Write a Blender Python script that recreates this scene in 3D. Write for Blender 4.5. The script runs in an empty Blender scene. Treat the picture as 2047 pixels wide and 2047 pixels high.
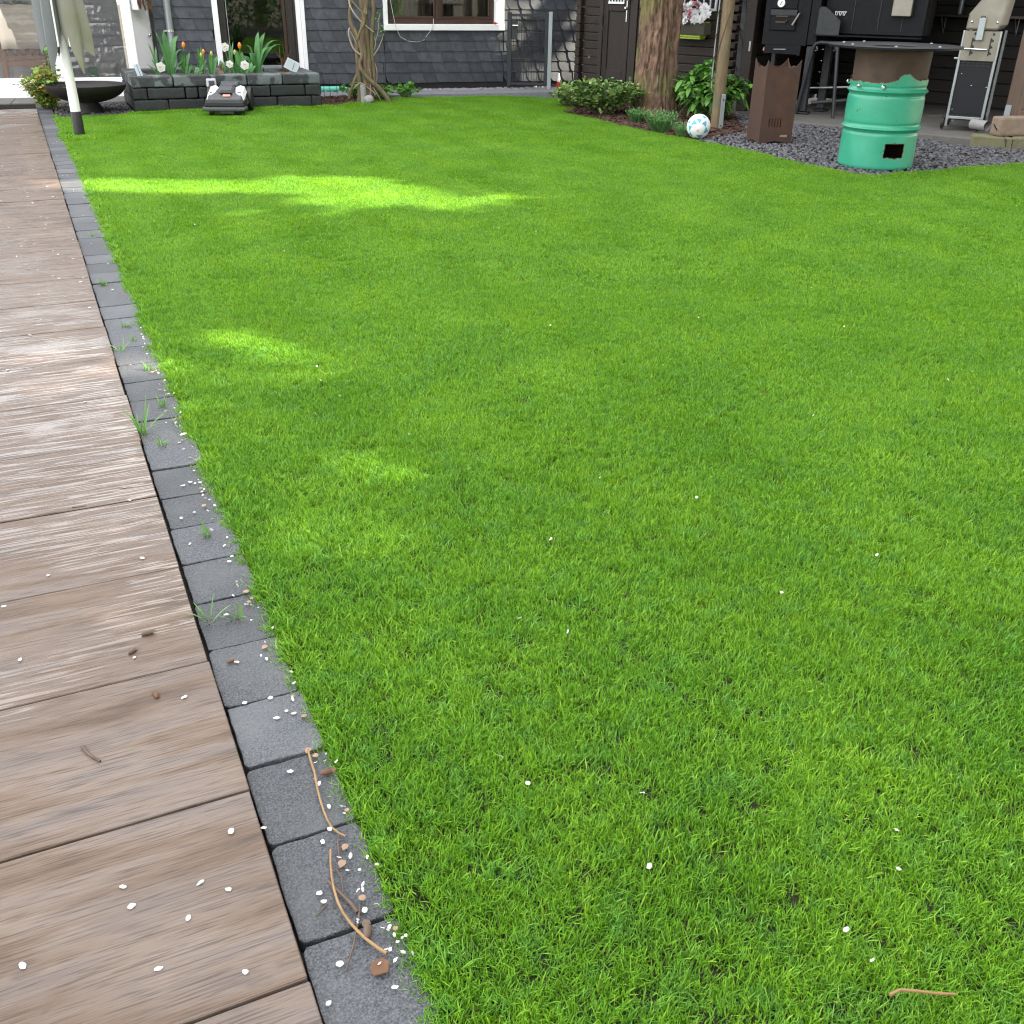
import bpy, bmesh, math, random
import numpy as np
from mathutils import Vector, Matrix, Euler, noise
random.seed(7); np.random.seed(7)
RAD = math.radians
scene = bpy.context.scene
col = scene.collection

# ---------------------------------------------------------------- camera
CAM_H = 1.25
cam_data = bpy.data.cameras.new('camera'); cam = bpy.data.objects.new('camera', cam_data); col.objects.link(cam)
cam_data.sensor_fit = 'HORIZONTAL'; cam_data.sensor_width = 36.0; cam_data.lens = 36.0 * 1970 / 2047
cam_data.clip_start = 0.02; cam_data.clip_end = 500
CR = Matrix(((0.99986624, -0.01635550, 0.0), (0.00773787, 0.47304185, -0.88100598), (0.01440929, 0.88088813, 0.47310513)))
cam.matrix_world = Matrix.Translation((0, 0, CAM_H)) @ CR.to_4x4()
scene.camera = cam

# ---------------------------------------------------------------- sky, sun, exposure
SUN_AZ, SUN_EL = RAD(-1), RAD(33)          # azimuth counted from +X towards +Y
SUN_DIR = Vector((math.cos(SUN_EL) * math.cos(SUN_AZ), math.cos(SUN_EL) * math.sin(SUN_AZ), math.sin(SUN_EL)))
world = bpy.data.worlds.new('World'); scene.world = world; world.use_nodes = True
wn, wl = world.node_tree.nodes, world.node_tree.links
wn.clear()
out = wn.new('ShaderNodeOutputWorld'); bg = wn.new('ShaderNodeBackground'); bg.inputs['Strength'].default_value = 0.12
sky = wn.new('ShaderNodeTexSky'); sky.sky_type = 'NISHITA'; sky.sun_disc = False
sky.sun_elevation = SUN_EL; sky.sun_rotation = math.atan2(SUN_DIR.x, SUN_DIR.y); sky.dust_density = 2.0
tc = wn.new('ShaderNodeTexCoord'); nz = wn.new('ShaderNodeTexNoise'); nz.inputs['Scale'].default_value = 2.2; nz.inputs['Detail'].default_value = 7
cr = wn.new('ShaderNodeValToRGB'); cr.color_ramp.elements[0].position = 0.36; cr.color_ramp.elements[1].position = 0.60
cr.color_ramp.elements[0].color = (.45, .45, .45, 1); cr.color_ramp.elements[1].color = (.96, .96, .96, 1)
mx = wn.new('ShaderNodeMixRGB'); mx.inputs['Color2'].default_value = (7.6, 7.5, 7.3, 1)
wl.new(tc.outputs['Generated'], nz.inputs['Vector']); wl.new(nz.outputs['Fac'], cr.inputs['Fac'])
wl.new(cr.outputs['Color'], mx.inputs['Fac']); wl.new(sky.outputs['Color'], mx.inputs['Color1'])
wl.new(mx.outputs['Color'], bg.inputs['Color']); wl.new(bg.outputs['Background'], out.inputs['Surface'])
sun_data = bpy.data.lights.new('sun', 'SUN'); sun_data.energy = 5.0; sun_data.angle = RAD(0.55); sun_data.color = (1.0, .90, .70)
sun = bpy.data.objects.new('sun', sun_data); col.objects.link(sun)
sun.rotation_euler = (-SUN_DIR).to_track_quat('-Z', 'Y').to_euler()
scene.view_settings.view_transform = 'Standard'; scene.view_settings.look = 'None'
scene.view_settings.gamma = 1.0; scene.view_settings.exposure = 2.2
scene.cycles.filter_width = 1.15; scene.cycles.max_bounces = 6; scene.cycles.diffuse_bounces = 3; scene.cycles.glossy_bounces = 3; scene.cycles.transmission_bounces = 4; scene.cycles.transparent_max_bounces = 10

# ---------------------------------------------------------------- measuring: a photo pixel to the point it shows on the ground / on a wall
def ray(px, py):
    return CR @ Vector((px - 1023.5, 1023.5 - py, -1970.0))
def G(px, py, z=0.0):
    d = ray(px, py); t = (z - CAM_H) / d.z
    return Vector((d.x * t, d.y * t, z))
def W(px, py, p0, ang):
    """(s, z) on the vertical plane through p0 running at angle ang"""
    a = RAD(ang); n = Vector((-math.sin(a), math.cos(a), 0)); d = ray(px, py)
    t = n.dot(Vector((p0[0], p0[1], 0)) - Vector((0, 0, CAM_H))) / n.dot(d)
    w = Vector((0, 0, CAM_H)) + d * t
    return ((w.x - p0[0]) * math.cos(a) + (w.y - p0[1]) * math.sin(a), w.z)

# ---------------------------------------------------------------- materials
MATS = {}
def mat(name, c1, c2=None, rough=.6, metal=0.0, scale=20.0, stretch=(1, 1, 1), bump=0.0, bscale=None, bdist=.01, rnd=0.0,
        spec=.5, detail=6, coords='Object', c3=None, s3=3.0, p3=(.5, .65), rough2=None, ramp=(.3, .7), trans=0.0, bstretch=None, coat=0.0):
    m = bpy.data.materials.new(name); m.use_nodes = True; MATS[name] = m
    n, l = m.node_tree.nodes, m.node_tree.links
    b = n['Principled BSDF']; b.inputs['Roughness'].default_value = rough; b.inputs['Metallic'].default_value = metal
    b.inputs['Specular IOR Level'].default_value = spec; b.inputs['Coat Weight'].default_value = coat
    t = n.new('ShaderNodeTexCoord'); mp = n.new('ShaderNodeMapping'); mp.inputs['Scale'].default_value = stretch
    src = t.outputs['Object']
    if coords == 'World':
        geo = n.new('ShaderNodeNewGeometry'); src = geo.outputs['Position']
    oi = n.new('ShaderNodeObjectInfo')
    off = n.new('ShaderNodeVectorMath'); off.operation = 'MULTIPLY_ADD'
    cmb = n.new('ShaderNodeCombineXYZ')
    if coords != 'World':
        for i in range(3): l.new(oi.outputs['Random'], cmb.inputs[i])
    off.inputs[1].default_value = (37, 53, 71)
    l.new(cmb.outputs[0], off.inputs[0]); l.new(src, off.inputs[2])
    l.new(off.outputs[0], mp.inputs['Vector'])
    nz = n.new('ShaderNodeTexNoise'); nz.inputs['Scale'].default_value = scale; nz.inputs['Detail'].default_value = detail
    l.new(mp.outputs['Vector'], nz.inputs['Vector'])
    colr = None
    if c2 is None: c2 = tuple(x * .75 for x in c1)
    rp = n.new('ShaderNodeValToRGB'); rp.color_ramp.elements[0].position = ramp[0]; rp.color_ramp.elements[1].position = ramp[1]
    rp.color_ramp.elements[0].color = (*c1, 1); rp.color_ramp.elements[1].color = (*c2, 1)
    l.new(nz.outputs['Fac'], rp.inputs['Fac']); colr = rp.outputs['Color']
    if c3 is not None:
        n3 = n.new('ShaderNodeTexNoise'); n3.inputs['Scale'].default_value = s3; n3.inputs['Detail'].default_value = 5
        l.new(off.outputs[0], n3.inputs['Vector'])
        r3 = n.new('ShaderNodeValToRGB'); r3.color_ramp.elements[0].position = p3[0]; r3.color_ramp.elements[1].position = p3[1]
        l.new(n3.outputs['Fac'], r3.inputs['Fac'])
        m3 = n.new('ShaderNodeMixRGB'); m3.inputs['Color2'].default_value = (*c3, 1)
        l.new(r3.outputs['Color'], m3.inputs['Fac']); l.new(colr, m3.inputs['Color1']); colr = m3.outputs['Color']
        if rough2 is not None:
            mr = n.new('ShaderNodeMapRange'); mr.inputs['To Min'].default_value = rough; mr.inputs['To Max'].default_value = rough2
            l.new(r3.outputs['Color'], mr.inputs['Value']); l.new(mr.outputs['Result'], b.inputs['Roughness'])
    if rnd:
        hs = n.new('ShaderNodeHueSaturation'); mr = n.new('ShaderNodeMapRange')
        mr.inputs['To Min'].default_value = 1 - rnd; mr.inputs['To Max'].default_value = 1 + rnd
        l.new(oi.outputs['Random'], mr.inputs['Value']); l.new(mr.outputs['Result'], hs.inputs['Value'])
        l.new(colr, hs.inputs['Color']); colr = hs.outputs['Color']
    l.new(colr, b.inputs['Base Color'])
    if bump:
        nb = nz
        if bscale or bstretch:
            nb = n.new('ShaderNodeTexNoise'); nb.inputs['Scale'].default_value = bscale or scale; nb.inputs['Detail'].default_value = 8
            mb = n.new('ShaderNodeMapping'); mb.inputs['Scale'].default_value = bstretch or stretch
            l.new(off.outputs[0], mb.inputs['Vector']); l.new(mb.outputs['Vector'], nb.inputs['Vector'])
        bp = n.new('ShaderNodeBump'); bp.inputs['Strength'].default_value = bump; bp.inputs['Distance'].default_value = bdist
        l.new(nb.outputs['Fac'], bp.inputs['Height']); l.new(bp.outputs['Normal'], b.inputs['Normal'])
    if trans:
        tr = n.new('ShaderNodeBsdfTranslucent'); ms = n.new('ShaderNodeMixShader'); ms.inputs['Fac'].default_value = trans
        l.new(colr, tr.inputs['Color']); l.new(b.outputs['BSDF'], ms.inputs[1]); l.new(tr.outputs['BSDF'], ms.inputs[2])
        l.new(ms.outputs['Shader'], n['Material Output'].inputs['Surface'])
    return m

# ---------------------------------------------------------------- mesh building
class MB:
    def __init__(self): self.v = []; self.f = []; self.mi = []; self.m = 0
    def add(self, vs, fs):
        k = len(self.v); self.v += [tuple(x) for x in vs]; self.f += [tuple(i + k for i in f) for f in fs]; self.mi += [self.m] * len(fs); return self
    def box(self, c, s, rot=None):
        x, y, z = (q / 2 for q in s); vs = [Vector(p) for p in ((-x,-y,-z),(x,-y,-z),(x,y,-z),(-x,y,-z),(-x,-y,z),(x,-y,z),(x,y,z),(-x,y,z))]
        M = Euler(rot).to_matrix() if rot else None
        vs = [(M @ p if M else p) + Vector(c) for p in vs]
        return self.add(vs, [(0,3,2,1),(4,5,6,7),(0,1,5,4),(1,2,6,5),(2,3,7,6),(3,0,4,7)])
    def bx(self, x0, x1, y0, y1, z0, z1): return self.box(((x0+x1)/2,(y0+y1)/2,(z0+z1)/2), (x1-x0,y1-y0,z1-z0))
    def tube(self, pts, rad, n=8, cap=True):
        pts = [Vector(p) for p in pts]; k = len(pts)
        if not hasattr(rad, '__len__'): rad = [rad] * k
        vs, fs = [], []; prev = None
        for i, p in enumerate(pts):
            d = (pts[min(i+1,k-1)] - pts[max(i-1,0)]).normalized()
            if prev is None:
                a = Vector((0,0,1)) if abs(d.z) < .9 else Vector((1,0,0)); s = d.cross(a).normalized()
            else: s = (prev - d * prev.dot(d)).normalized()
            prev = s; t = d.cross(s)
            for j in range(n):
                an = 2*math.pi*j/n; vs.append(p + (s*math.cos(an) + t*math.sin(an)) * rad[i])
        for i in range(k-1):
            for j in range(n):
                a, b = i*n+j, i*n+(j+1)%n; fs.append((a, b, b+n, a+n))
        if cap: fs.append(tuple(range(n))[::-1]); fs.append(tuple(range((k-1)*n, k*n)))
        return self.add(vs, fs)
    def lathe(self, prof, n=32, c=(0,0,0), capb=True, capt=True):
        vs, fs = [], []
        for r, z in prof:
            for j in range(n):
                a = 2*math.pi*j/n; vs.append((c[0]+r*math.cos(a), c[1]+r*math.sin(a), c[2]+z))
        k = len(prof)
        for i in range(k-1):
            for j in range(n):
                a, b = i*n+j, i*n+(j+1)%n; fs.append((a, b, b+n, a+n))
        if capb: fs.append(tuple(range(n))[::-1])
        if capt: fs.append(tuple(range((k-1)*n, k*n)))
        return self.add(vs, fs)
    def prism(self, poly, z0, z1):
        n = len(poly); vs = [(p[0],p[1],z0) for p in poly] + [(p[0],p[1],z1) for p in poly]
        fs = [tuple(range(n))[::-1], tuple(range(n, 2*n))] + [(i,(i+1)%n,(i+1)%n+n,i+n) for i in range(n)]
        return self.add(vs, fs)
    def plate(self, poly, y0, y1):
        """outline in (x, z), thickness along y"""
        n = len(poly); vs = [(p[0],y0,p[1]) for p in poly] + [(p[0],y1,p[1]) for p in poly]
        fs = [tuple(range(n)), tuple(range(n, 2*n))[::-1]] + [(i,i+n,(i+1)%n+n,(i+1)%n) for i in range(n)]
        return self.add(vs, fs)
    def sphere(self, c, r, n=12, m=8, sc=(1,1,1)):
        prof = [(max(1e-4, math.sin(math.pi*i/m)), -math.cos(math.pi*i/m)) for i in range(m+1)]
        k = len(self.v); self.lathe([(a*r, b*r) for a, b in prof], n)
        for i in range(k, len(self.v)):
            v = self.v[i]; self.v[i] = (c[0]+v[0]*sc[0], c[1]+v[1]*sc[1], c[2]+v[2]*sc[2])
        return self
    def leaf(self, p, d, up, L, wd, bend=.25, k=3, fold=.15):
        """a leaf blade of k segments from p along d, bending down"""
        d = Vector(d).normalized(); up = Vector(up); s = d.cross(up)
        if s.length < 1e-3: s = d.cross(Vector((1,.3,0)))
        s.normalize(); nn = s.cross(d); vs, fs = [], []
        for i in range(k+1):
            t = i/k; w = wd * (.35 + 1.3*math.sin(math.pi*min(1, t*.85+.12))) * .5 if t < 1 else 0
            q = Vector(p) + d*L*t + Vector((0,0,-1))*bend*L*t*t
            if i < k: vs += [q - s*w + nn*w*fold, q + s*w + nn*w*fold]
            else: vs.append(q)
        for i in range(k-1): fs.append((2*i, 2*i+1, 2*i+3, 2*i+2))
        fs.append((2*k-2, 2*k-1, 2*k)); return self.add(vs, fs)
    def mesh(self, name, mats, smooth=False, bevel=0.0, seg=1, angle=35):
        me = bpy.data.meshes.new(name); me.from_pydata(self.v, [], self.f)
        for m in (mats if isinstance(mats, (list, tuple)) else [mats]): me.materials.append(MATS[m] if isinstance(m, str) else m)
        if any(self.mi): me.polygons.foreach_set('material_index', self.mi)
        if bevel:
            bm = bmesh.new(); bm.from_mesh(me)
            ed = [e for e in bm.edges if len(e.link_faces) == 2 and e.calc_face_angle(0) > RAD(angle)]
            bmesh.ops.bevel(bm, geom=ed, offset=bevel, segments=seg, profile=.6, affect='EDGES', clamp_overlap=True)
            bm.to_mesh(me); bm.free()
        if smooth:
            me.polygons.foreach_set('use_smooth', [True]*len(me.polygons)); me.set_sharp_from_angle(angle=RAD(40))
        me.update(); return me
    def build(self, name, mats, parent=None, smooth=False, bevel=0.0, seg=1, loc=None, rot=None):
        return link(name, self.mesh(name, mats, smooth, bevel, seg), parent, loc, rot)

def link(name, me, parent=None, loc=None, rot=None, scale=None):
    o = bpy.data.objects.new(name, me); col.objects.link(o)
    if parent: o.parent = parent
    if loc is not None: o.location = loc
    if rot is not None: o.rotation_euler = rot
    if scale is not None: o.scale = scale
    return o
def tag(o, label, cat, group=None):
    o['label'] = label; o['category'] = cat
    if group: o['group'] = group
    return o
def thing(name, label, cat, loc=(0,0,0), rz=0.0, group=None):
    o = bpy.data.objects.new(name, None); col.objects.link(o); o.location = loc; o.rotation_euler = (0,0,rz); o.empty_display_size = .1
    return tag(o, label, cat, group)
def struct(o): o['kind'] = 'structure'; return o
def stuff(o): o['kind'] = 'stuff'; return o
def inpoly(x, y, poly):
    c = False; n = len(poly); j = n-1
    for i in range(n):
        xi, yi = poly[i][:2]; xj, yj = poly[j][:2]
        if (yi > y) != (yj > y) and x < (xj-xi)*(y-yi)/(yj-yi)+xi: c = not c
        j = i
    return c
U = random.uniform
def copy_tree(o, parent=None):
    c = o.copy(); col.objects.link(c); c.parent = parent
    for ch in [x for x in o.children]: copy_tree(ch, c)
    return c

# ---------------------------------------------------------------- palette
mat('soil', (.035,.028,.018), (.06,.05,.03), .95, scale=30, bump=.4, coords='World')
mat('thatch', (.010,.016,.005), (.022,.026,.010), .95, scale=60, bump=.3, coords='World')
mat('mortar', (.02,.02,.02), (.04,.038,.036), .9, scale=40, coords='World')
mat('paver', (.028,.031,.037), (.132,.140,.155), .72, scale=340, bump=.8, bscale=120, bdist=.006, rnd=.22, c3=(.105,.110,.118), s3=5, p3=(.5,.85), ramp=(.35,.75))
mat('concrete', (.105,.10,.092), (.145,.14,.13), .8, scale=14, bump=.2, coords='World', c3=(.085,.082,.074), s3=1.6, p3=(.5,.75))
mat('slab_stone', (.17,.18,.195), (.225,.23,.245), .75, scale=25, bump=.15, coords='World')
mat('slate', (.040,.045,.056), (.068,.073,.086), .55, scale=14, bump=.35, bscale=40, bdist=.004, rnd=.30, c3=(.10,.104,.115), s3=18, p3=(.62,.85))
mat('white_paint', (.86,.86,.87), (.83,.84,.85), .45, scale=6)
mat('grey_white', (.55,.57,.60), (.48,.5,.53), .5, scale=8)
mat('brown_frame', (.035,.016,.012), (.055,.026,.018), .35, scale=12, stretch=(1,1,8))
mat('dark_frame', (.018,.014,.014), (.03,.022,.02), .4)
mat('interior', (.006,.006,.006), (.018,.016,.013), .9, scale=3)
mat('curtain', (.05,.052,.05), (.13,.13,.125), .9, scale=5, stretch=(12,1,.6))
mat('black_mesh', (.010,.010,.011), (.03,.03,.032), .6, scale=220)
mat('zinc', (.30,.33,.345), (.38,.41,.425), .42, metal=.6, scale=9, stretch=(1,1,.3))
mat('steel', (.29,.275,.24), (.21,.19,.15), .45, metal=.55, scale=5, c3=(.28,.20,.12), s3=6, p3=(.55,.9))
mat('bright_steel', (.75,.75,.76), (.62,.62,.63), .25, metal=1, scale=30)
mat('dark_metal', (.013,.0145,.018), (.028,.031,.036), .5, metal=.1, scale=30)
mat('smoker_black', (.004,.005,.007), (.007,.008,.011), .5, spec=.18, scale=18, bump=.1, c3=(.035,.037,.042), s3=20, p3=(.66,.9))
mat('black', (.008,.008,.009), (.015,.015,.016), .5)
mat('anthracite', (.009,.010,.013), (.014,.015,.019), .6, scale=200, spec=.3)
mat('mower_grey', (.070,.074,.082), (.058,.062,.068), .42, scale=40)
mat('mower_dark', (.018,.019,.021), (.013,.013,.015), .5)
mat('red', (.55,.05,.04), (.45,.03,.03), .5)
mat('salmon', (.75,.32,.26), (.7,.28,.22), .5)
mat('corten', (.048,.023,.016), (.080,.035,.020), .75, scale=10, bump=.15, bscale=120, bdist=.002, c3=(.048,.027,.022), s3=4, p3=(.4,.7))
mat('rust', (.062,.036,.027), (.092,.052,.037), .75, scale=9, bump=.25, bscale=80, bdist=.003, c3=(.038,.028,.026), s3=7, p3=(.55,.75))
mat('rust_edge', (.20,.10,.04), (.10,.045,.02), .8, scale=60)
mat('mint', (.034,.285,.180), (.046,.335,.220), .34, scale=7, bump=.05, c3=(.075,.060,.032), s3=24, p3=(.675,.73))
mat('mint_hose', (.10,.50,.36), (.14,.55,.42), .4)
mat('block', (.030,.034,.036), (.050,.056,.058), .8, scale=30, bump=.6, bscale=45, bdist=.006, rnd=.12, c3=(.125,.145,.15), s3=5.5, p3=(.50,.56))
mat('block_dark', (.016,.018,.019), (.030,.034,.035), .8, scale=30, bump=.6, bscale=45, bdist=.006, rnd=.2)
mat('log', (.0145,.0090,.0068), (.026,.0165,.0125), .62, scale=10, stretch=(1.2,8,8), bump=.3, bdist=.003, rnd=.25, c3=(.045,.034,.03), s3=9, p3=(.6,.85))
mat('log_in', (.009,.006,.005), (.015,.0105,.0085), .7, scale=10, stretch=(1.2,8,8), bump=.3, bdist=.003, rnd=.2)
mat('door_wood', (.017,.0110,.0090), (.029,.0195,.016), .6, scale=14, stretch=(8,8,.6), bump=.3, bdist=.003)
mat('shed_wood', (.115,.070,.048), (.155,.098,.070), .7, scale=7, stretch=(1,6,6), bump=.25, bdist=.003, rnd=.12, c3=(.04,.023,.015), s3=7, p3=(.62,.74))
mat('shed_post', (.10,.064,.046), (.135,.088,.064), .65, scale=9, stretch=(6,6,.5), bump=.2, bdist=.003, rnd=.1)
mat('post_wood', (.20,.145,.080), (.115,.080,.048), .8, scale=16, stretch=(6,6,.5), bump=.5, bdist=.004, c3=(.11,.11,.06), s3=3, p3=(.5,.7))
mat('stone_beige', (.20,.15,.115), (.27,.205,.155), .85, scale=20, bump=.5, c3=(.22,.14,.10), s3=6, p3=(.55,.7))
mat('stone_moss', (.14,.13,.075), (.19,.175,.105), .85, scale=18, bump=.4, c3=(.15,.15,.06), s3=4, p3=(.5,.7))
mat('teak', (.30,.13,.07), (.38,.17,.09), .55, scale=12, stretch=(6,6,.7))
mat('cloth', (.62,.55,.46), (.56,.49,.41), .9, scale=40, stretch=(6,1,1))
mat('canopy', (.145,.160,.168), (.18,.19,.195), .85, scale=5, stretch=(2,2,.5), bump=.15)
mat('canopy_stained', (.19,.19,.155), (.23,.23,.175), .85, scale=5, stretch=(2,2,.5), bump=.15, c3=(.16,.17,.07), s3=4, p3=(.55,.75))
mat('slate_edge_shade', (.012,.013,.016), (.02,.021,.025), .8)  # edge faces coloured darker to paint the shadow line at each joint
mat('pole_white', (.80,.80,.78), (.74,.74,.70), .35, scale=4)
mat('bowl', (.016,.014,.014), (.026,.022,.021), .5, metal=.35, scale=14)
mat('interior_wall', (.24,.235,.25), (.30,.295,.31), .85, scale=3)
mat('interior_floor', (.10,.085,.075), (.16,.14,.12), .6, scale=8, stretch=(1,6,1))
mat('leaf_dark', (.030,.085,.022), (.060,.15,.035), .45, scale=14, trans=.25, coords='World')
mat('leaf_mid', (.095,.26,.040), (.18,.41,.07), .42, scale=10, trans=.3, coords='World')
mat('leaf_varieg', (.11,.25,.055), (.36,.43,.14), .42, scale=26, trans=.25, coords='World', ramp=(.42,.62))
mat('leaf_yellow', (.30,.33,.05), (.42,.30,.06), .5, scale=20, trans=.3, coords='World')
mat('leaf_bulb', (.06,.19,.055), (.11,.29,.09), .38, scale=8, trans=.28, coords='World')
mat('leaf_lav', (.085,.22,.060), (.135,.30,.085), .5, scale=30, trans=.25, coords='World')
mat('leaf_tree', (.035,.10,.02), (.075,.16,.03), .5, scale=2, trans=.35, coords='World')
mat('petal_white', (.66,.65,.66), (.60,.55,.50), .5, trans=.25, rnd=.22, scale=90, ramp=(.45,.7))
mat('flower_white', (.88,.88,.88), (.82,.82,.84), .6, trans=.2)
mat('petal_pink', (.62,.22,.28), (.75,.36,.42), .6)
mat('petal_cream', (.82,.78,.45), (.85,.82,.62), .6, trans=.15)
mat('petal_tulip', (.70,.13,.03), (.80,.42,.06), .45, scale=30, trans=.2)
mat('bud', (.36,.42,.10), (.42,.36,.10), .5)
mat('bark', (.060,.037,.027), (.255,.155,.105), .9, scale=26, stretch=(1,1,.35), bump=.9, bscale=34, bstretch=(1,1,.4), bdist=.02, c3=(.17,.155,.060), s3=3.4, p3=(.50,.66))
mat('bark_thin', (.085,.060,.038), (.19,.14,.085), .85, scale=22, stretch=(1,1,.3), bump=.7, bdist=.008, c3=(.13,.125,.05), s3=5, p3=(.5,.7))
mat('twig_gold', (.21,.12,.048), (.30,.18,.08), .5, scale=40)
mat('twig_dark', (.07,.045,.03), (.12,.08,.055), .7, scale=40)
mat('twig_pale', (.34,.29,.22), (.26,.22,.16), .7, scale=30)
mat('mulch', (.035,.017,.011), (.075,.034,.022), .85, scale=8, coords='World')
mat('gravel', (.040,.040,.047), (.150,.150,.165), .7, scale=24, coords='World', ramp=(.38,.66))
mat('gravel_dark', (.035,.032,.036), (.10,.095,.10), .7, scale=24, coords='World')
mat('slate_chips', (.22,.21,.25), (.36,.35,.40), .7, scale=20, coords='World')
mat('dry_brown', (.10,.045,.025), (.16,.085,.045), .85, scale=20)
mat('dry_tan', (.24,.155,.10), (.32,.22,.15), .85, scale=30)
mat('lime', (.42,.58,.06), (.36,.50,.04), .4)
mat('box_green', (.055,.050,.036), (.075,.068,.048), .75, scale=8)
mat('cyan', (.07,.34,.46), (.10,.40,.52), .4)
mat('cable_white', (.6,.6,.6), (.5,.5,.5), .5)
mat('card', (.72,.78,.84), (.66,.73,.80), .5, scale=4)
mat('green_bin', (.04,.20,.06), (.05,.24,.07), .6)
mat('pot_grey', (.24,.23,.23), (.30,.29,.28), .7)

def node_mat(name):
    m = bpy.data.materials.new(name); m.use_nodes = True; MATS[name] = m
    return m, m.node_tree.nodes, m.node_tree.links, m.node_tree.nodes['Principled BSDF']
GRID = RAD(25.2)
# wood-look tile, rained on: matt where dry, mirror-like where the water stands in the grain
m, n, l, b = node_mat('wood_tile')
tcn = n.new('ShaderNodeTexCoord'); oi = n.new('ShaderNodeObjectInfo'); cmb = n.new('ShaderNodeCombineXYZ'); off = n.new('ShaderNodeVectorMath'); off.operation = 'MULTIPLY_ADD'
for i in range(3): l.new(oi.outputs['Random'], cmb.inputs[i])
off.inputs[1].default_value = (31, 47, 5); l.new(cmb.outputs[0], off.inputs[0]); l.new(tcn.outputs['Object'], off.inputs[2])
def nse(vec, stretch, scale, detail=6, dist=0.0):
    mp = n.new('ShaderNodeMapping'); mp.inputs['Scale'].default_value = stretch; l.new(vec, mp.inputs['Vector'])
    t = n.new('ShaderNodeTexNoise'); t.inputs['Scale'].default_value = scale; t.inputs['Detail'].default_value = detail; t.inputs['Distortion'].default_value = dist
    l.new(mp.outputs['Vector'], t.inputs['Vector']); return t.outputs['Fac']
def rampn(fac, stops):
    r = n.new('ShaderNodeValToRGB'); e = r.color_ramp.elements
    while len(e) < len(stops): e.new(.5)
    for q, (p, c) in zip(e, stops): q.position = p; q.color = (*c, 1) if len(c) == 3 else c
    l.new(fac, r.inputs['Fac']); return r.outputs['Color']
def mixc(f, a, bb, mode='MIX'):
    x = n.new('ShaderNodeMixRGB'); x.blend_type = mode
    for s, v in (('Fac', f), ('Color1', a), ('Color2', bb)):
        if isinstance(v, (int, float)): x.inputs[s].default_value = v
        elif isinstance(v, tuple): x.inputs[s].default_value = (*v, 1)
        else: l.new(v, x.inputs[s])
    return x.outputs['Color']
broad = nse(off.outputs[0], (1.0, 7.0, 1), 2.2, 5, .6)
fine = nse(off.outputs[0], (1.3, 34, 1), 9, 7, .4)
hair = nse(off.outputs[0], (3, 110, 1), 10, 4, .2)
c0 = rampn(broad, [(.28, (.094,.063,.045)), (.42, (.144,.103,.078)), (.54, (.172,.136,.115)), (.64, (.146,.120,.110)), (.76, (.130,.085,.060))])
c1 = rampn(fine, [(.34, (.56,.54,.53)), (.43, (.86,.84,.83)), (.50, (1.04,1.03,1.02)), (.58, (1.06,1.05,1.04)), (.68, (1.22,1.20,1.18))])
cc = mixc(1.0, c0, c1, 'MULTIPLY')
ch_ = rampn(hair, [(.3, (.78,.78,.78)), (.55, (1,1,1)), (.8, (1.1,1.1,1.1))])
cc = mixc(.7, cc, ch_, 'MULTIPLY')
knot = rampn(nse(off.outputs[0], (2.2, 6, 1), 2.6, 4, 1.2), [(.62, (0,0,0)), (.76, (.6,.6,.6))])
cc = mixc(knot, cc, (.058,.050,.048))
geo = n.new('ShaderNodeNewGeometry'); rot = n.new('ShaderNodeMapping'); rot.inputs['Rotation'].default_value = (0, 0, -GRID)
l.new(geo.outputs['Position'], rot.inputs['Vector'])
wetn = nse(rot.outputs['Vector'], (1.3, 2.6, 1), 1.5, 4, .5)
film = nse(rot.outputs['Vector'], (2.4, 58, 1), 2.0, 6, .9)
sxyz = n.new('ShaderNodeSeparateXYZ'); l.new(rot.outputs['Vector'], sxyz.inputs[0])
far = n.new('ShaderNodeMapRange'); far.inputs['From Min'].default_value = 1.5; far.inputs['From Max'].default_value = 2.6; far.inputs['To Min'].default_value = -.06; far.inputs['To Max'].default_value = .20
l.new(sxyz.outputs['Y'], far.inputs['Value'])
add = n.new('ShaderNodeMath'); add.operation = 'ADD'; l.new(wetn, add.inputs[0]); l.new(far.outputs['Result'], add.inputs[1])
wet = rampn(add.outputs[0], [(.55, (0,0,0)), (.63, (1,1,1))])
damp = rampn(add.outputs[0], [(.38, (0,0,0)), (.56, (1,1,1))])
pool = rampn(film, [(.52, (0,0,0)), (.565, (1,1,1))])
wf = mixc(1.0, wet, pool, 'MULTIPLY')
wf = mixc(1.0, wf, rampn(add.outputs[0], [(.78, (0,0,0)), (.84, (.8,.8,.8))]), 'LIGHTEN')
cc = mixc(1.0, cc, mixc(damp, (1,1,1), (.80,.76,.73)), 'MULTIPLY')
l.new(cc, b.inputs['Base Color'])
rr = mixc(damp, (.62,.62,.62), (.46,.46,.46)); rr = mixc(wf, rr, (.05,.05,.05)); l.new(rr, b.inputs['Roughness'])
l.new(mixc(wf, (.32,.32,.32), (.95,.95,.95)), b.inputs['Specular IOR Level'])
hg = mixc(.35, fine, hair)
bp = n.new('ShaderNodeBump'); bp.inputs['Distance'].default_value = .0035; l.new(hg, bp.inputs['Height'])
inv = n.new('ShaderNodeMapRange'); inv.inputs['To Min'].default_value = .55; inv.inputs['To Max'].default_value = .06; l.new(wf, inv.inputs['Value']); l.new(inv.outputs['Result'], bp.inputs['Strength'])
l.new(bp.outputs['Normal'], b.inputs['Normal'])

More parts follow.
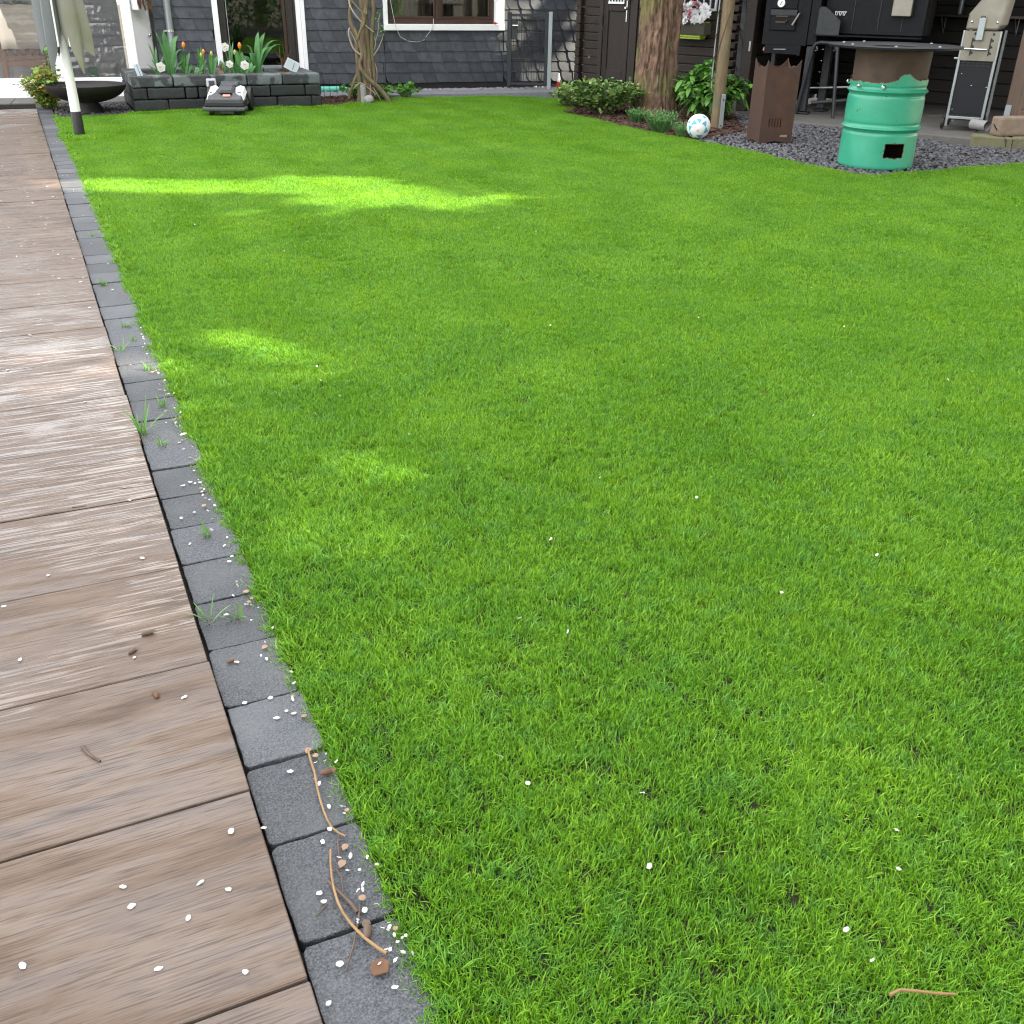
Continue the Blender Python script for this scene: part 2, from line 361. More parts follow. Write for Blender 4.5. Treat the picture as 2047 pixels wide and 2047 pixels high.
# grass blade
m, n, l, b = node_mat('grass_blade')
at = n.new('ShaderNodeAttribute'); at.attribute_name = 'h'; oi = n.new('ShaderNodeObjectInfo'); geo = n.new('ShaderNodeNewGeometry')
big = nse(geo.outputs['Position'], (1, 1, .01), 2.3, 5); small = nse(geo.outputs['Position'], (1, 1, .01), 14, 3)
blade = n.new('ShaderNodeAttribute'); blade.attribute_name = 'r'
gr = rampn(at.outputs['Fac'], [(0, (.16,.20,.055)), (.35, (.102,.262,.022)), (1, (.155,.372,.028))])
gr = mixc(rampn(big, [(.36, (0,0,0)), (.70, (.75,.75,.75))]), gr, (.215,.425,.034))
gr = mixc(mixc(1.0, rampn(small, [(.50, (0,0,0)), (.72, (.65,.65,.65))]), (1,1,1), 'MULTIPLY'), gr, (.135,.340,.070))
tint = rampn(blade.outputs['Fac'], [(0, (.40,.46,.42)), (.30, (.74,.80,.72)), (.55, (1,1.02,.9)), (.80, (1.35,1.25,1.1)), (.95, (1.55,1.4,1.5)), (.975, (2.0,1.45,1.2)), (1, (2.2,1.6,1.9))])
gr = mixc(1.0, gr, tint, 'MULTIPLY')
l.new(gr, b.inputs['Base Color']); b.inputs['Roughness'].default_value = .40; b.inputs['Specular IOR Level'].default_value = .24
tr = n.new('ShaderNodeBsdfTranslucent'); ms = n.new('ShaderNodeMixShader'); ms.inputs['Fac'].default_value = .36
l.new(mixc(1.0, gr, (1.25,1.15,.55), 'MULTIPLY'), tr.inputs['Color']); l.new(b.outputs['BSDF'], ms.inputs[1]); l.new(tr.outputs['BSDF'], ms.inputs[2])
l.new(ms.outputs['Shader'], n['Material Output'].inputs['Surface'])

# window glass and clear plastic sheet
m, n, l, b = node_mat('glass')
tp = n.new('ShaderNodeBsdfTransparent'); tp.inputs['Color'].default_value = (.80,.82,.80,1); gl = n.new('ShaderNodeBsdfGlossy'); gl.inputs['Roughness'].default_value = .02
fr = n.new('ShaderNodeFresnel'); fr.inputs['IOR'].default_value = 1.7; ms = n.new('ShaderNodeMixShader')
l.new(fr.outputs[0], ms.inputs['Fac']); l.new(tp.outputs[0], ms.inputs[1]); l.new(gl.outputs[0], ms.inputs[2]); l.new(ms.outputs[0], n['Material Output'].inputs['Surface'])
m, n, l, b = node_mat('plastic_sheet')
tp = n.new('ShaderNodeBsdfTransparent'); tp.inputs['Color'].default_value = (.90,.90,.91,1); gl = n.new('ShaderNodeBsdfGlossy'); gl.inputs['Roughness'].default_value = .05
df = n.new('ShaderNodeBsdfDiffuse'); df.inputs['Color'].default_value = (.7,.7,.72,1)
ly = n.new('ShaderNodeLayerWeight'); ly.inputs['Blend'].default_value = .32; fa = n.new('ShaderNodeMath'); fa.operation = 'ADD'; fa.inputs[1].default_value = .05; fa.use_clamp = True; l.new(ly.outputs['Fresnel'], fa.inputs[0]); ms = n.new('ShaderNodeMixShader'); m2 = n.new('ShaderNodeMixShader'); m2.inputs['Fac'].default_value = .07
l.new(tp.outputs[0], m2.inputs[1]); l.new(df.outputs[0], m2.inputs[2])
l.new(fa.outputs[0], ms.inputs['Fac']); l.new(m2.outputs[0], ms.inputs[1]); l.new(gl.outputs[0], ms.inputs[2]); l.new(ms.outputs[0], n['Material Output'].inputs['Surface'])

# ================================================================ SETTING
E0 = Vector((-.2435, .8484, 0)); GU = Vector((math.cos(GRID), math.sin(GRID), 0)); GV = Vector((-math.sin(GRID), math.cos(GRID), 0))
def TP(a, bb, z=0.0): p = E0 + GU*a + GV*bb; return Vector((p.x, p.y, z))
ground = struct(MB().add([(-60,-60,-.09),(60,-60,-.09),(60,60,-.09),(-60,60,-.09)], [(0,1,2,3)]).build('ground', 'soil'))

# terrace and its tiles
TER_END = 11.55
terrace = struct(MB().bx(-2.6, -.004, -1.6, TER_END, -.09, -.012).build('terrace', 'mortar', loc=E0, rot=(0,0,GRID)))
tile_me = MB().bx(-.4, .4, -.1995, .1995, -.012, .010).mesh('tile', 'wood_tile', bevel=.0018)
rng = random.Random(3)
for k in range(-4, 29):
    yb = .07 + .403*k + .2015
    if yb > TER_END - .15: break
    for c in range(3):
        link('tile', tile_me, terrace, (-.403 - .806*c + rng.uniform(-.0025,.0025), yb + rng.uniform(-.0006,.0006), rng.uniform(-.001,.0016)),
             (rng.uniform(-.003,.003), rng.uniform(-.0012,.0012), rng.uniform(-.0015,.0015) + (math.pi if rng.random() < .5 else 0)))
# edging pavers
edging = struct(MB().bx(.0, .17, -1.6, 12.05, -.09, -.03).build('lawn_edging', 'mortar', loc=E0, rot=(0,0,GRID)))
def paver_mesh(L, seed):
    r = random.Random(seed); w = .148; pts = []
    for (cx, cy, a0) in ((w/2-.011, L/2-.011, 0), (-w/2+.011, L/2-.011, 90), (-w/2+.011, -L/2+.011, 180), (w/2-.011, -L/2+.011, 270)):
        for q in range(4):
            an = RAD(a0 + q*30); rr = .011 + r.uniform(-.003,.0015); pts.append((cx+rr*math.cos(an), cy+rr*math.sin(an)))
    full = []
    for i, p in enumerate(pts):
        q = pts[(i+1) % len(pts)]; full.append(p); d = math.dist(p, q)
        if d > .05:
            for t in (.2,.4,.6,.8): full.append((p[0]+(q[0]-p[0])*t + r.uniform(-.0022,.0014), p[1]+(q[1]-p[1])*t + r.uniform(-.0022,.0014)))
    return MB().prism(full, -.07, 0).mesh('paver', 'paver', bevel=.0032, seg=2)
pav = [(L, paver_mesh(L - .003, int(L*1000)+i)) for i, L in enumerate((.186,.196,.201,.191,.205))]
bpos = -1.4
while bpos < 12.0:
    L, me = rng.choice(pav)
    link('paver', me, edging, (.0765 + rng.uniform(-.0015,.0015), bpos + L/2, -.003 + rng.uniform(-.002,.002)), (rng.uniform(-.008,.008), rng.uniform(-.01,.01), rng.uniform(-.010,.010)))
    bpos += L
# lawn outline
LAWN = [TP(.132,-1.5), TP(.132,10.95), G(110,235), G(271,226), G(400,219.5), G(643,213.5), G(700,204), G(790,195), G(1000,191.5), G(1120,196), G(1150,214), G(1130,225), G(1180,235), G(1250,252), G(1330,268),
        G(1380,278), G(1500,300), G(1600,325), G(1700,345), G(1745,350), G(1770,347), G(1850,340), G(2000,328), G(2047,325), Vector((7,9.9,0)), Vector((7,-2,0)), Vector((.8,-1.4,0))]
LAWN = [(p.x, p.y) for p in LAWN]
lawn = struct(MB().add([(x, y, -.012) for x, y in LAWN], [tuple(range(len(LAWN)))]).build('lawn', 'thatch'))

# grass: clumps of single blades set out over the lawn
def clump(nb, rad, h0, h1, w0, w1, seed, k=3):
    r = random.Random(seed); V, Fc, Hh, Rr = [], [], [], []
    for _ in range(nb):
        a, q = r.uniform(0, 6.283), rad*math.sqrt(r.random()); x, y = q*math.cos(a), q*math.sin(a)
        h = r.uniform(h0, h1)*(1 - .25*q/rad); w = r.uniform(w0, w1); la = r.uniform(0, 6.283); lean = abs(r.gauss(.42,.28)); bend = r.uniform(.1,.9)
        dx, dy = math.cos(la), math.sin(la); sa = la + math.pi/2 + r.uniform(-.6,.6); sx, sy = math.cos(sa), math.sin(sa); rv = r.random(); base = len(V)
        for i in range(k+1):
            t = i/k; ln = h*(lean*t + bend*lean*t*t*.9); z = h*t*(1-.18*lean*t-.25*bend*lean*t*t); ww = w*(1 - t**2.2)*.5 + (.0001 if i == k else 0)
            cx, cy = x+dx*ln, y+dy*ln
            if i < k: V += [(cx-sx*ww, cy-sy*ww, z), (cx+sx*ww, cy+sy*ww, z)]; Hh += [t, t]; Rr += [rv, rv]
            else: V.append((cx, cy, z)); Hh.append(1.0); Rr.append(rv)
        for i in range(k-1): Fc.append((base+2*i, base+2*i+1, base+2*i+3, base+2*i+2))
        Fc.append((base+2*k-2, base+2*k-1, base+2*k))
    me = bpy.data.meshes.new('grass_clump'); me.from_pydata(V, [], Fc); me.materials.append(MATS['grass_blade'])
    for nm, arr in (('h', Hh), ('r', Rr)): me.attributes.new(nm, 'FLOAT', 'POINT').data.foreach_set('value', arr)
    me.update(); return me
clumps = bpy.data.collections.new('grass_clumps')
NEARV, FARV = 6, 4
for i in range(NEARV):
    clumps.objects.link(bpy.data.objects.new('clump_%02d' % i, clump(165, .041, .015, .030, .0019, .0034, 100+i, 3)))
for i in range(FARV):
    clumps.objects.link(bpy.data.objects.new('clump_%02d' % (NEARV+i), clump(95, .044, .016, .031, .0028, .0046, 200+i, 2)))
PF0, PF1 = G(271, 224), G(645, 212); PFD = (PF1-PF0).normalized(); PFL = (PF1-PF0).length; PFN = Vector((-PFD.y, PFD.x, 0))     # front of the planter, where the mower leaves the grass long
pts, rots, scls, vrs = [], [], [], []
r = random.Random(11); STEP = .0355
right_n = Vector((math.cos(RAD(30)), 0, 0))
for iy in range(int(13.8/STEP)):
    for ix in range(int(12/STEP)):
        x = -5.2 + (ix + r.uniform(-.1,1.1))*STEP; y = .15 + (iy + r.uniform(-.1,1.1))*STEP
        if x > .63*y + 1.15 or x < -.62*y - 1.0: continue
        if not inpoly(x, y, LAWN): continue
        dens = noise.noise(Vector((x*9, y*9, 3)))
        da = (Vector((x, y, 0)) - E0).dot(GU) - .132
        n1 = noise.noise(Vector((x*1.3, y*1.3, 0))); n2 = noise.noise(Vector((x*1.3+40, y*1.3, 7))); n3 = noise.noise(Vector((x*4, y*4, 9)))
        tx, ty = .18*n1 + .06*n3, .18*n2 + .06*n3
        stp = .10*math.sin(((x-E0.x)*GU.x+(y-E0.y)*GU.y)*2*math.pi/.52 + .6*n1); tx += stp*GV.x; ty += stp*GV.y
        s = .82 + .16*r.random() + .08*dens + .07*n3
        fq_ = Vector((x, y, 0)) - PF0; ft_ = fq_.dot(PFD)
        if -.05 < ft_ < PFL + .05 and -.14 < fq_.dot(PFN) < .05: s *= 1.35 + .6*r.random()
        if (x+3.87)**2 + (y-9.24)**2 < .07: s *= 1.6
        if da < .06: ty -= .55*(1-da/.06)*r.uniform(.5,1.2); s *= 1.12
        pts.append((x, y, -.012)); scls.append(max(.55, s)); near = y < 4.6
        # tilt towards a direction: small Euler tilts in world axes after the spin
        rz = r.uniform(0, 6.283)
        M = Euler((ty*0.0 - ty, tx, 0)).to_matrix() if da >= .06 else Matrix.Rotation(-.55*(1-da/.06)*r.uniform(.5,1.2), 3, GV)
        e = (M @ Matrix.Rotation(rz, 3, 'Z')).to_euler(); rots.append(tuple(e))
        vrs.append(r.randrange(NEARV) if near else NEARV + r.randrange(FARV))
me = bpy.data.meshes.new('grass'); me.from_pydata(pts, [], [])
me.attributes.new('rot', 'FLOAT_VECTOR', 'POINT').data.foreach_set('vector', [c for e in rots for c in e])
me.attributes.new('scl', 'FLOAT', 'POINT').data.foreach_set('value', scls)
me.attributes.new('var', 'INT', 'POINT').data.foreach_set('value', vrs)
me.materials.append(MATS['grass_blade'])
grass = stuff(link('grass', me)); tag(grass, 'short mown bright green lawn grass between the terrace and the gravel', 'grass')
ng = bpy.data.node_groups.new('grass', 'GeometryNodeTree')
ng.interface.new_socket('Geometry', in_out='INPUT', socket_type='NodeSocketGeometry'); ng.interface.new_socket('Geometry', in_out='OUTPUT', socket_type='NodeSocketGeometry')
gi, go = ng.nodes.new('NodeGroupInput'), ng.nodes.new('NodeGroupOutput'); ci = ng.nodes.new('GeometryNodeCollectionInfo')
ci.inputs['Collection'].default_value = clumps; ci.inputs['Separate Children'].default_value = True; ci.inputs['Reset Children'].default_value = True
iop = ng.nodes.new('GeometryNodeInstanceOnPoints'); iop.inputs['Pick Instance'].default_value = True
def na(nm, ty):
    q = ng.nodes.new('GeometryNodeInputNamedAttribute'); q.data_type = ty; q.inputs['Name'].default_value = nm; return q.outputs['Attribute']
e2r = ng.nodes.new('FunctionNodeEulerToRotation')
ng.links.new(gi.outputs[0], iop.inputs['Points']); ng.links.new(ci.outputs[0], iop.inputs['Instance']); ng.links.new(na('var', 'INT'), iop.inputs['Instance Index'])
ng.links.new(na('rot', 'FLOAT_VECTOR'), e2r.inputs[0]); ng.links.new(e2r.outputs[0], iop.inputs['Rotation']); ng.links.new(na('scl', 'FLOAT'), iop.inputs['Scale'])
ng.links.new(iop.outputs[0], go.inputs[0])
md = grass.modifiers.new('grass', 'NODES'); md.node_group = ng

# loose stone and mulch: every stone is a small faceted solid
PHI = (1+5**.5)/2
ICO = np.array([(-1,PHI,0),(1,PHI,0),(-1,-PHI,0),(1,-PHI,0),(0,-1,PHI),(0,1,PHI),(0,-1,-PHI),(0,1,-PHI),(PHI,0,-1),(PHI,0,1),(-PHI,0,-1),(-PHI,0,1)])/1.9
ICF = np.array([(0,11,5),(0,5,1),(0,1,7),(0,7,10),(0,10,11),(1,5,9),(5,11,4),(11,10,2),(10,7,6),(7,1,8),(3,9,4),(3,4,2),(3,2,6),(3,6,8),(3,8,9),(4,9,5),(2,4,11),(6,2,10),(8,6,7),(9,8,1)])
def scatter(name, poly, count, size, z, mats, label, cat, flat=.6, long=1.0, seed=1, parent=None):
    r = random.Random(seed); xs = [p[0] for p in poly]; ys = [p[1] for p in poly]; V, Fc = [], []; k = 0
    while k < count:
        x, y = r.uniform(min(xs), max(xs)), r.uniform(min(ys), max(ys))
        if not inpoly(x, y, poly): continue
        s = size*r.uniform(.6,1.35); sc = np.array([s*long*r.uniform(.8,1.25), s*r.uniform(.7,1.1), s*flat*r.uniform(.7,1.2)])
        M = np.array(Euler((r.uniform(-.5,.5), r.uniform(-.5,.5), r.uniform(0,6.28))).to_matrix())
        V.append((ICO*(1+np.random.uniform(-.18,.18,(12,1)))*sc*.5) @ M.T + (x, y, z + r.uniform(0,.6)*s*flat)); Fc.append(ICF + 12*k); k += 1
    V = np.concatenate(V); Fc = np.concatenate(Fc)
    me = bpy.data.meshes.new(name); me.vertices.add(len(V)); me.vertices.foreach_set('co', V.ravel()); me.loops.add(Fc.size); me.loops.foreach_set('vertex_index', Fc.ravel())
    me.polygons.add(len(Fc)); me.polygons.foreach_set('loop_start', np.arange(0, Fc.size, 3)); me.polygons.foreach_set('loop_total', np.full(len(Fc), 3)); me.update(); me.validate()
    me.materials.append(MATS[mats]); return tag(stuff(link(name, me)), label, cat)
def xy(*ps): return [(p[0], p[1]) for p in ps]
GRAV = xy(G(1395,279), G(1500,301), G(1600,326), G(1700,346), G(1745,351), G(1770,348), G(1850,341), G(2000,329), G(2047,326), (5.6,9.3), (5.4,9.75), (4.3,9.6), (4.05,9.62), (3.02,11.55), (2.4,11.9), (2.25,10.3))
struct(MB().add([(x, y, -.02) for x, y in GRAV], [tuple(range(len(GRAV)))]).build('gravel_bed', 'soil'))
scatter('gravel', GRAV, 9000, .032, -.012, 'gravel', 'grey crushed stone gravel spread under the drum and fire column', 'gravel', seed=2)
BED = xy(G(1118,198), G(1130,225), G(1180,235), G(1250,252), G(1330,268), G(1392,279), (2.25,10.2), (2.4,11.9), (1.6,13.0), (.9,13.6), (.6,13.2))
struct(MB().add([(x, y, -.016) for x, y in BED], [tuple(range(len(BED)))]).build('planting_bed', 'soil'))
scatter('bark_mulch', BED, 3600, .042, -.010, 'mulch', 'dark brown bark mulch covering the planting bed around the tree', 'mulch', flat=.35, long=1.7, seed=3)
BED2 = xy(TP(.17,10.95), G(110,234), G(271,225.5), (-4.1,11.2), (-4.55,12.2), (-5.0,11.9), TP(.17,11.9))
struct(MB().add([(x, y, -.016) for x, y in BED2], [tuple(range(len(BED2)))]).build('gravel_strip', 'soil'))
scatter('dark_gravel', BED2, 1500, .030, -.012, 'gravel_dark', 'dark basalt chippings under the fire bowl beside the terrace', 'gravel', seed=4)
# path strip, chippings and pale threshold along the house
HA = RAD(19); FP = G(900, 177); HU = Vector((math.cos(HA), math.sin(HA), 0)); HN = Vector((math.sin(HA), -math.cos(HA), 0))     # HN points out of the wall, to the garden
def HP(s, d=0.0, z=0.0): p = FP + HU*s + HN*d; return Vector((p.x, p.y, z))
path = struct(MB().bx(-1.95, 1.75, -.74, -.30, -.06, .004).build('path', 'slab_stone', loc=FP, rot=(0,0,HA)))
for i, (x0, x1) in enumerate(((-1.95,-1.2),(-1.2,-.4),(-.4,.4),(.4,1.2),(1.2,1.75))):
    MB().bx(x0+.004, x1-.004, -.735, -.305, -.02, .010).build('paving_slab', 'slab_stone', path, bevel=.004)
CH = xy(HP(-2.0,.29), HP(1.9,.29), HP(1.9,.02), HP(-2.0,.02))
scatter('slate_chippings', CH, 1500, .034, -.004, 'slate_chips', 'pale violet-grey slate chippings along the foot of the house wall', 'chippings', flat=.4, seed=5)
struct(MB().add([(x, y, -.006) for x, y in CH], [(0,1,2,3)]).build('chippings_bed', 'soil'))
# ================================================================ HOUSE  (local: x along the wall, -y towards the garden)
house = thing('house', 'house wall clad in dark grey scalloped slates with brown window and glass door', 'house', FP, HA)
S0, S1 = -3.66, 4.9
DX0, DX1, WX0, WX1, WZ0 = -2.945, -1.85, -.868, .732, .692
w = MB()
for x0, x1, z0, z1 in ((S0, DX0, 0, 2.9), (DX1, WX0, 0, 2.9), (WX0, WX1, 0, WZ0), (WX1, S1, 0, 2.9), (DX0, DX1, 2.1, 2.9), (WX0, WX1, 1.8, 2.9), (DX0, DX1, 0, .12)):
    w.bx(x0, x1, .0, .30, z0, z1)
w.build('wall', 'anthracite', house)
MB().bx(S0, S1, .30, 3.5, .05, 2.88).build('inner_wall', 'interior', house)
MB().bx(S0-.3, S1+.2, -.35, 3.6, 2.9, 3.0).build('eaves', 'white_paint', house)
PZ = .1235; PW = .1665
def slate_mesh(wd, ht, left_square=False, right_cut=None):
    o = MB(); ov = .05; top = ht + .03; pts = []
    pts.append((0, top)); 
    if left_square: pts += [(0, 0)]
    else:
        pts.append((0.0, ht*.80)); R = 8
        for i in range(1, R+1):
            t = i/R*math.pi/2; pts.append((wd*.42*(1-math.cos(t)), ht*.80*(1-math.sin(t))))
    xr = wd + ov if right_cut is None else right_cut
    pts += [(xr, 0), (xr, top)]
    def yy(x, z): return -.016*(1 - z/top) - .013*(1 - x/(wd+ov)) - .002
    n = len(pts); vs = [(x, yy(x, z) - .010, z) for x, z in pts] + [(x, yy(x, z), z) for x, z in pts]
    fs = [tuple(range(n)), tuple(range(n, 2*n))[::-1]] + [(i, i+n, (i+1) % n+n, (i+1) % n) for i in range(n)]
    # outline runs counter-clockwise seen from the garden
    o.add(vs, fs); o.mi = [0, 0] + [1]*n; return o.mesh('slate', ['slate', 'slate_edge_shade'])
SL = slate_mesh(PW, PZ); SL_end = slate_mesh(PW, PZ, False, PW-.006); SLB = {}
rs = random.Random(5)
def slate_run(x0, x1, z0rows, rows, real=True, sink=None):
    nrow = 0
    for k in rows:
        z = .08 + PZ*k; shift = (k * .043) % PW
        x = x0 - shift
        while x < x1 - .012:
            a, b2 = max(x, x0), min(x + PW, x1)
            if b2 - a > .02:
                full = a == x and b2 == x + PW
                if full and b2 + .055 < x1: me = SL
                else:
                    key = (round(b2-a, 2), a != x, b2 + .055 >= x1)
                    if key not in SLB: SLB[key] = slate_mesh(b2-a, PZ, a != x, (b2-a) - .003 if key[2] else None)
                    me = SLB[key]
                loc = Vector((a, -.003 + rs.uniform(-.0015,.0015), z + rs.uniform(-.002,.002))); rt = (rs.uniform(-.008,.008), rs.uniform(-.010,.010), rs.uniform(-.010,.010))
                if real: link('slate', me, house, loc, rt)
                else:
                    off = len(sink.v); M = Euler(rt).to_matrix()
                    sink.v += [tuple(M @ v.co + loc) for v in me.vertices]
                    for p in me.polygons: sink.f.append(tuple(i+off for i in p.vertices)); sink.mi.append(p.material_index)
            x += PW
segs = ((S0+.035, DX0), (DX1, WX0), (WX1, 1.78))
for (a, b2) in segs: slate_run(a, b2, 0, range(0, 9))
slate_run(WX0, WX1, 0, range(0, 5))
up = MB()
for (a, b2) in segs: slate_run(a, b2, 0, range(9, 22), False, up)
slate_run(DX0, DX1, 0, range(17, 22), False, up); slate_run(WX0, WX1, 0, range(15, 22), False, up)
slate_run(1.78, S1, 0, range(0, 22), False, up)
stuff(up.build('slate_cladding', ['slate', 'slate_edge_shade'], house))
MB().bx(S0-.004, S0+.034, -.03, .05, .02, 2.88).build('corner_strip', 'black', house)
vm = MB().bx(S0+.04, DX0, -.012, -.001, 0, .085).bx(DX1, S1, -.012, -.001, 0, .085)
for i in range(150):
    x = DX1 + i*.026
    if x < 1.7: vm.box((x, -.015, .042), (.004,.004,.105), (0, .6, 0)); vm.box((x, -.015, .042), (.004,.004,.105), (0, -.6, 0))
vm.build('vent_mesh', 'black_mesh', house)
# window
wnd = MB().bx(WX0, WX0+.056, -.045, .10, WZ0+.075, 1.8).bx(WX1-.118, WX1, -.045, .10, WZ0+.075, 1.8).bx(WX0, WX1, -.045, .10, 1.8, 1.86).build('window', 'white_paint', house, bevel=.003)
MB().bx(WX0, -.235, -.075, .12, WZ0+.004, WZ0+.075).build('sill', 'white_paint', wnd, bevel=.004)
MB().bx(-.232, WX1, -.075, .12, WZ0+.004, WZ0+.075).build('sill', 'white_paint', wnd, bevel=.004)
fx0, fx1, fz = WX0+.056, WX1-.118, WZ0+.075
fr = MB().bx(fx0, fx1, .03, .09, fz, fz+.055).bx(fx0, fx0+.03, .03, .09, fz+.055, 1.8).bx(fx1-.045, fx1, .03, .09, fz+.055, 1.8).bx(-.165, -.10, .025, .09, fz+.055, 1.8)
fr.build('frame', 'brown_frame', wnd, bevel=.004)
for a, b2 in ((fx0+.03, -.165), (-.10, fx1-.045)):
    MB().bx(a, b2, .038, .082, fz+.055, fz+.088).bx(a, a+.03, .038, .082, fz+.088, 1.78).bx(b2-.03, b2, .038, .082, fz+.088, 1.78).build('sash', 'brown_frame', wnd, bevel=.005)
    MB().bx(a+.03, b2-.03, .058, .062, fz+.088, 1.78).build('pane', 'glass', wnd)
    c = MB(); N = 26
    for i in range(N):
        t0, t1 = a+.02+(b2-a-.04)*i/N, a+.02+(b2-a-.04)*(i+1)/N; y0, y1 = .19+.02*math.sin(i*1.9), .19+.02*math.sin((i+1)*1.9)
        c.add([(t0,y0,fz+.09),(t1,y1,fz+.09),(t1,y1,1.8),(t0,y0,1.8)], [(0,1,2,3)])
    c.build('curtain', 'curtain', wnd, smooth=True)
# glass door
door = MB().bx(DX0, DX0+.066, -.05, .10, .10, 2.1).bx(DX1-.045, DX1, -.05, .10, .10, 2.1).bx(DX1-.10, DX1-.047, -.015, .12, .10, 2.1).bx(DX0, DX1, -.05, .10, 2.1, 2.16).build('glass_door', 'white_paint', house, bevel=.003)
dx0, dx1 = DX0+.066, DX1-.10
MB().bx(dx0, dx0+.085, .02, .09, .16, 2.1).bx(dx1-.125, dx1-.035, .02, .09, .16, 2.1).bx(dx1-.035, dx1, .03, .10, .16, 2.1).bx(dx0, dx1-.035, .02, .09, .10, .16).build('frame', 'dark_frame', door, bevel=.006)
MB().bx(dx1-.165, dx1-.127, .015, .085, .16, 2.1).build('edge_strip', 'brown_frame', door, bevel=.003)
MB().bx(dx0+.085, dx1-.165, .05, .055, .16, 2.1).build('pane', 'glass', door)
MB().bx(dx0+.10, dx0+.108, .040, .049, .16, 2.1).build('glazing_bead', 'zinc', door)
MB().bx(dx0+.3, dx1-.14, -.10, -.04, .262, .30).build('threshold', 'grey_white', door)
# downpipe
dp = MB().tube([(-3.455,-.075,.02),(-3.455,-.075,2.85)], .042, 16).build('downpipe', 'zinc', house, smooth=True)
MB().tube([(-3.455,-.075,.675),(-3.455,-.075,.70)], .047, 16).bx(-3.53,-3.49,-.09,-.06,.68,.697).build('clamp', 'bright_steel', dp, smooth=True)
# things on and by the wall
p = HP(0,0); cab = MB().tube([HP(*c) for c in ((-.79,.07,1.1),(-.76,.075,.93),(-.735,.08,.79),(-.72,.085,.72),(-.66,.05,.62),(-.56,.03,.572),(-.44,.03,.56),(-.35,.03,.585),(-.30,.04,.65),(-.26,.085,.705),(-.235,.09,.78),(-.225,.06,.83))], .0035, 6).build('hanging_cable', 'cable_white', smooth=True)
tag(cab, 'thin pale cable hanging in a loop below the brown window', 'cable')
q = HP(.60,.07,WZ0+.077); rb = MB().sphere((0,0,.014),.016,12,8,(1.5,1,.9)).tube([(.015,0,.012),(.06,.01,.008)], [.006,.003], 6).build('red_bobble', 'red', loc=q, smooth=True); tag(rb, 'small red bobble lying on the white window sill', 'ornament')

# ================================================================ TERRACE ENCLOSURE with clear plastic sheet
EP = G(255, 193); EA = HA
encl = thing('terrace_enclosure', 'white framed terrace enclosure hung with clear wrinkled plastic sheet', 'enclosure', EP, EA)
sb = W(0, 157, EP, 19)[1]
MB().bx(-6, -.02, -.02, .06, .0, sb).build('base_board', 'white_paint', encl, bevel=.004)
def epx(x, y): return W(x, y, EP, 19)
xp0, xp1 = epx(237, 0)[0], epx(258, 0)[0]
MB().bx(xp0+.005, xp1, -.03, .07, 0.0, 2.4).build('post', 'white_paint', encl, bevel=.005)
xm = epx(122, 148)[0]
MB().bx(xm-.045, xm+.045, -.022, .058, sb, 2.4).build('post', 'white_paint', encl, bevel=.005)
MB().bx(-6.06, -5.98, -.03, .07, 0, 2.4).build('post', 'white_paint', encl, bevel=.005)
MB().bx(-6, .03, -.03, .07, 2.4, 2.52).build('top_beam', 'white_paint', encl, bevel=.005)
def film(x0, x1, dens, nm):
    o = MB(); nx, nzz = int((x1-x0)/.018), 120; vs, fs = [], []
    for j in range(nzz+1):
        z = sb + (2.4-sb)*j/nzz
        for i in range(nx+1):
            x = x0 + (x1-x0)*i/nx
            y = .004 + dens*(.004*noise.noise(Vector((x*1.3, z*7, 2.0))) + .007*max(0, noise.noise(Vector((x*1.7+z*1.2, z*30, 5.0)))-.12)*2.2 + .003*noise.noise(Vector((x*26, z*16, 8))))
            vs.append((x, y, z))
    for j in range(nzz):
        for i in range(nx): a = j*(nx+1)+i; fs.append((a, a+1, a+nx+2, a+nx+1))
    return o.add(vs, fs).build(nm, 'plastic_sheet', encl, smooth=True)
film(xm+.05, xp0+.004, 1.5, 'plastic_sheet'); film(-5.98, xm-.05, .28, 'plastic_sheet')
MB().bx(-6, .0, .08, 2.36, 2.40, 2.46).build('shade_roof', 'grey_white', encl)  # opaque roof added above the view to darken the inside
# white side wall up to the house corner
hc = HP(S0, .0); hl = encl.matrix_world if False else None
def to_local(p, o, a): d = Vector(p) - Vector(o); return Vector((d.x*math.cos(a)+d.y*math.sin(a), -d.x*math.sin(a)+d.y*math.cos(a), d.z))
c1 = to_local(hc, EP, EA); c0 = Vector((xp1, .0, 0))
dv = (c1-c0); nn = Vector((dv.y, -dv.x, 0)).normalized()*.05
MB().prism([(c0.x, c0.y+.01), (c1.x-.004, c1.y-.004), (c1.x-.004-nn.x, c1.y-nn.y), (c0.x-nn.x, c0.y-nn.y+.01)], .0, 2.6).build('side_wall', 'white_paint', encl)
MB().bx(-6, 0, 2.3, 2.36, 0, 2.4).build('back_wall', 'interior_wall', encl)
MB().bx(-6, -.02, .06, 2.3, -.05, .012).build('floor', 'interior_floor', encl)
SWA = math.atan2(dv.y, dv.x) + EA; swp = Vector(EP) + Vector((c0.x*math.cos(EA)-c0.y*math.sin(EA), c0.x*math.sin(EA)+c0.y*math.cos(EA), 0))
def SWp(px, py, out):
    s, z = W(px, py, swp, math.degrees(SWA)); nrm = Vector((math.sin(SWA), -math.cos(SWA), 0)); p = swp + Vector((math.cos(SWA), math.sin(SWA), 0))*s + nrm*out
    return Vector((p.x, p.y, z))
q = SWp(297, 70, .012); kb = MB().sphere((0,0,0), .020, 14, 10).build('round_knob', 'bright_steel', loc=q, smooth=True); tag(kb, 'small round shiny knob on the white side wall', 'knob')
q = SWp(272, 20, .04)
wp = thing('wall_planter', 'white wall planter with hanging dead brown plant on the white side wall', 'planter', q, SWA)
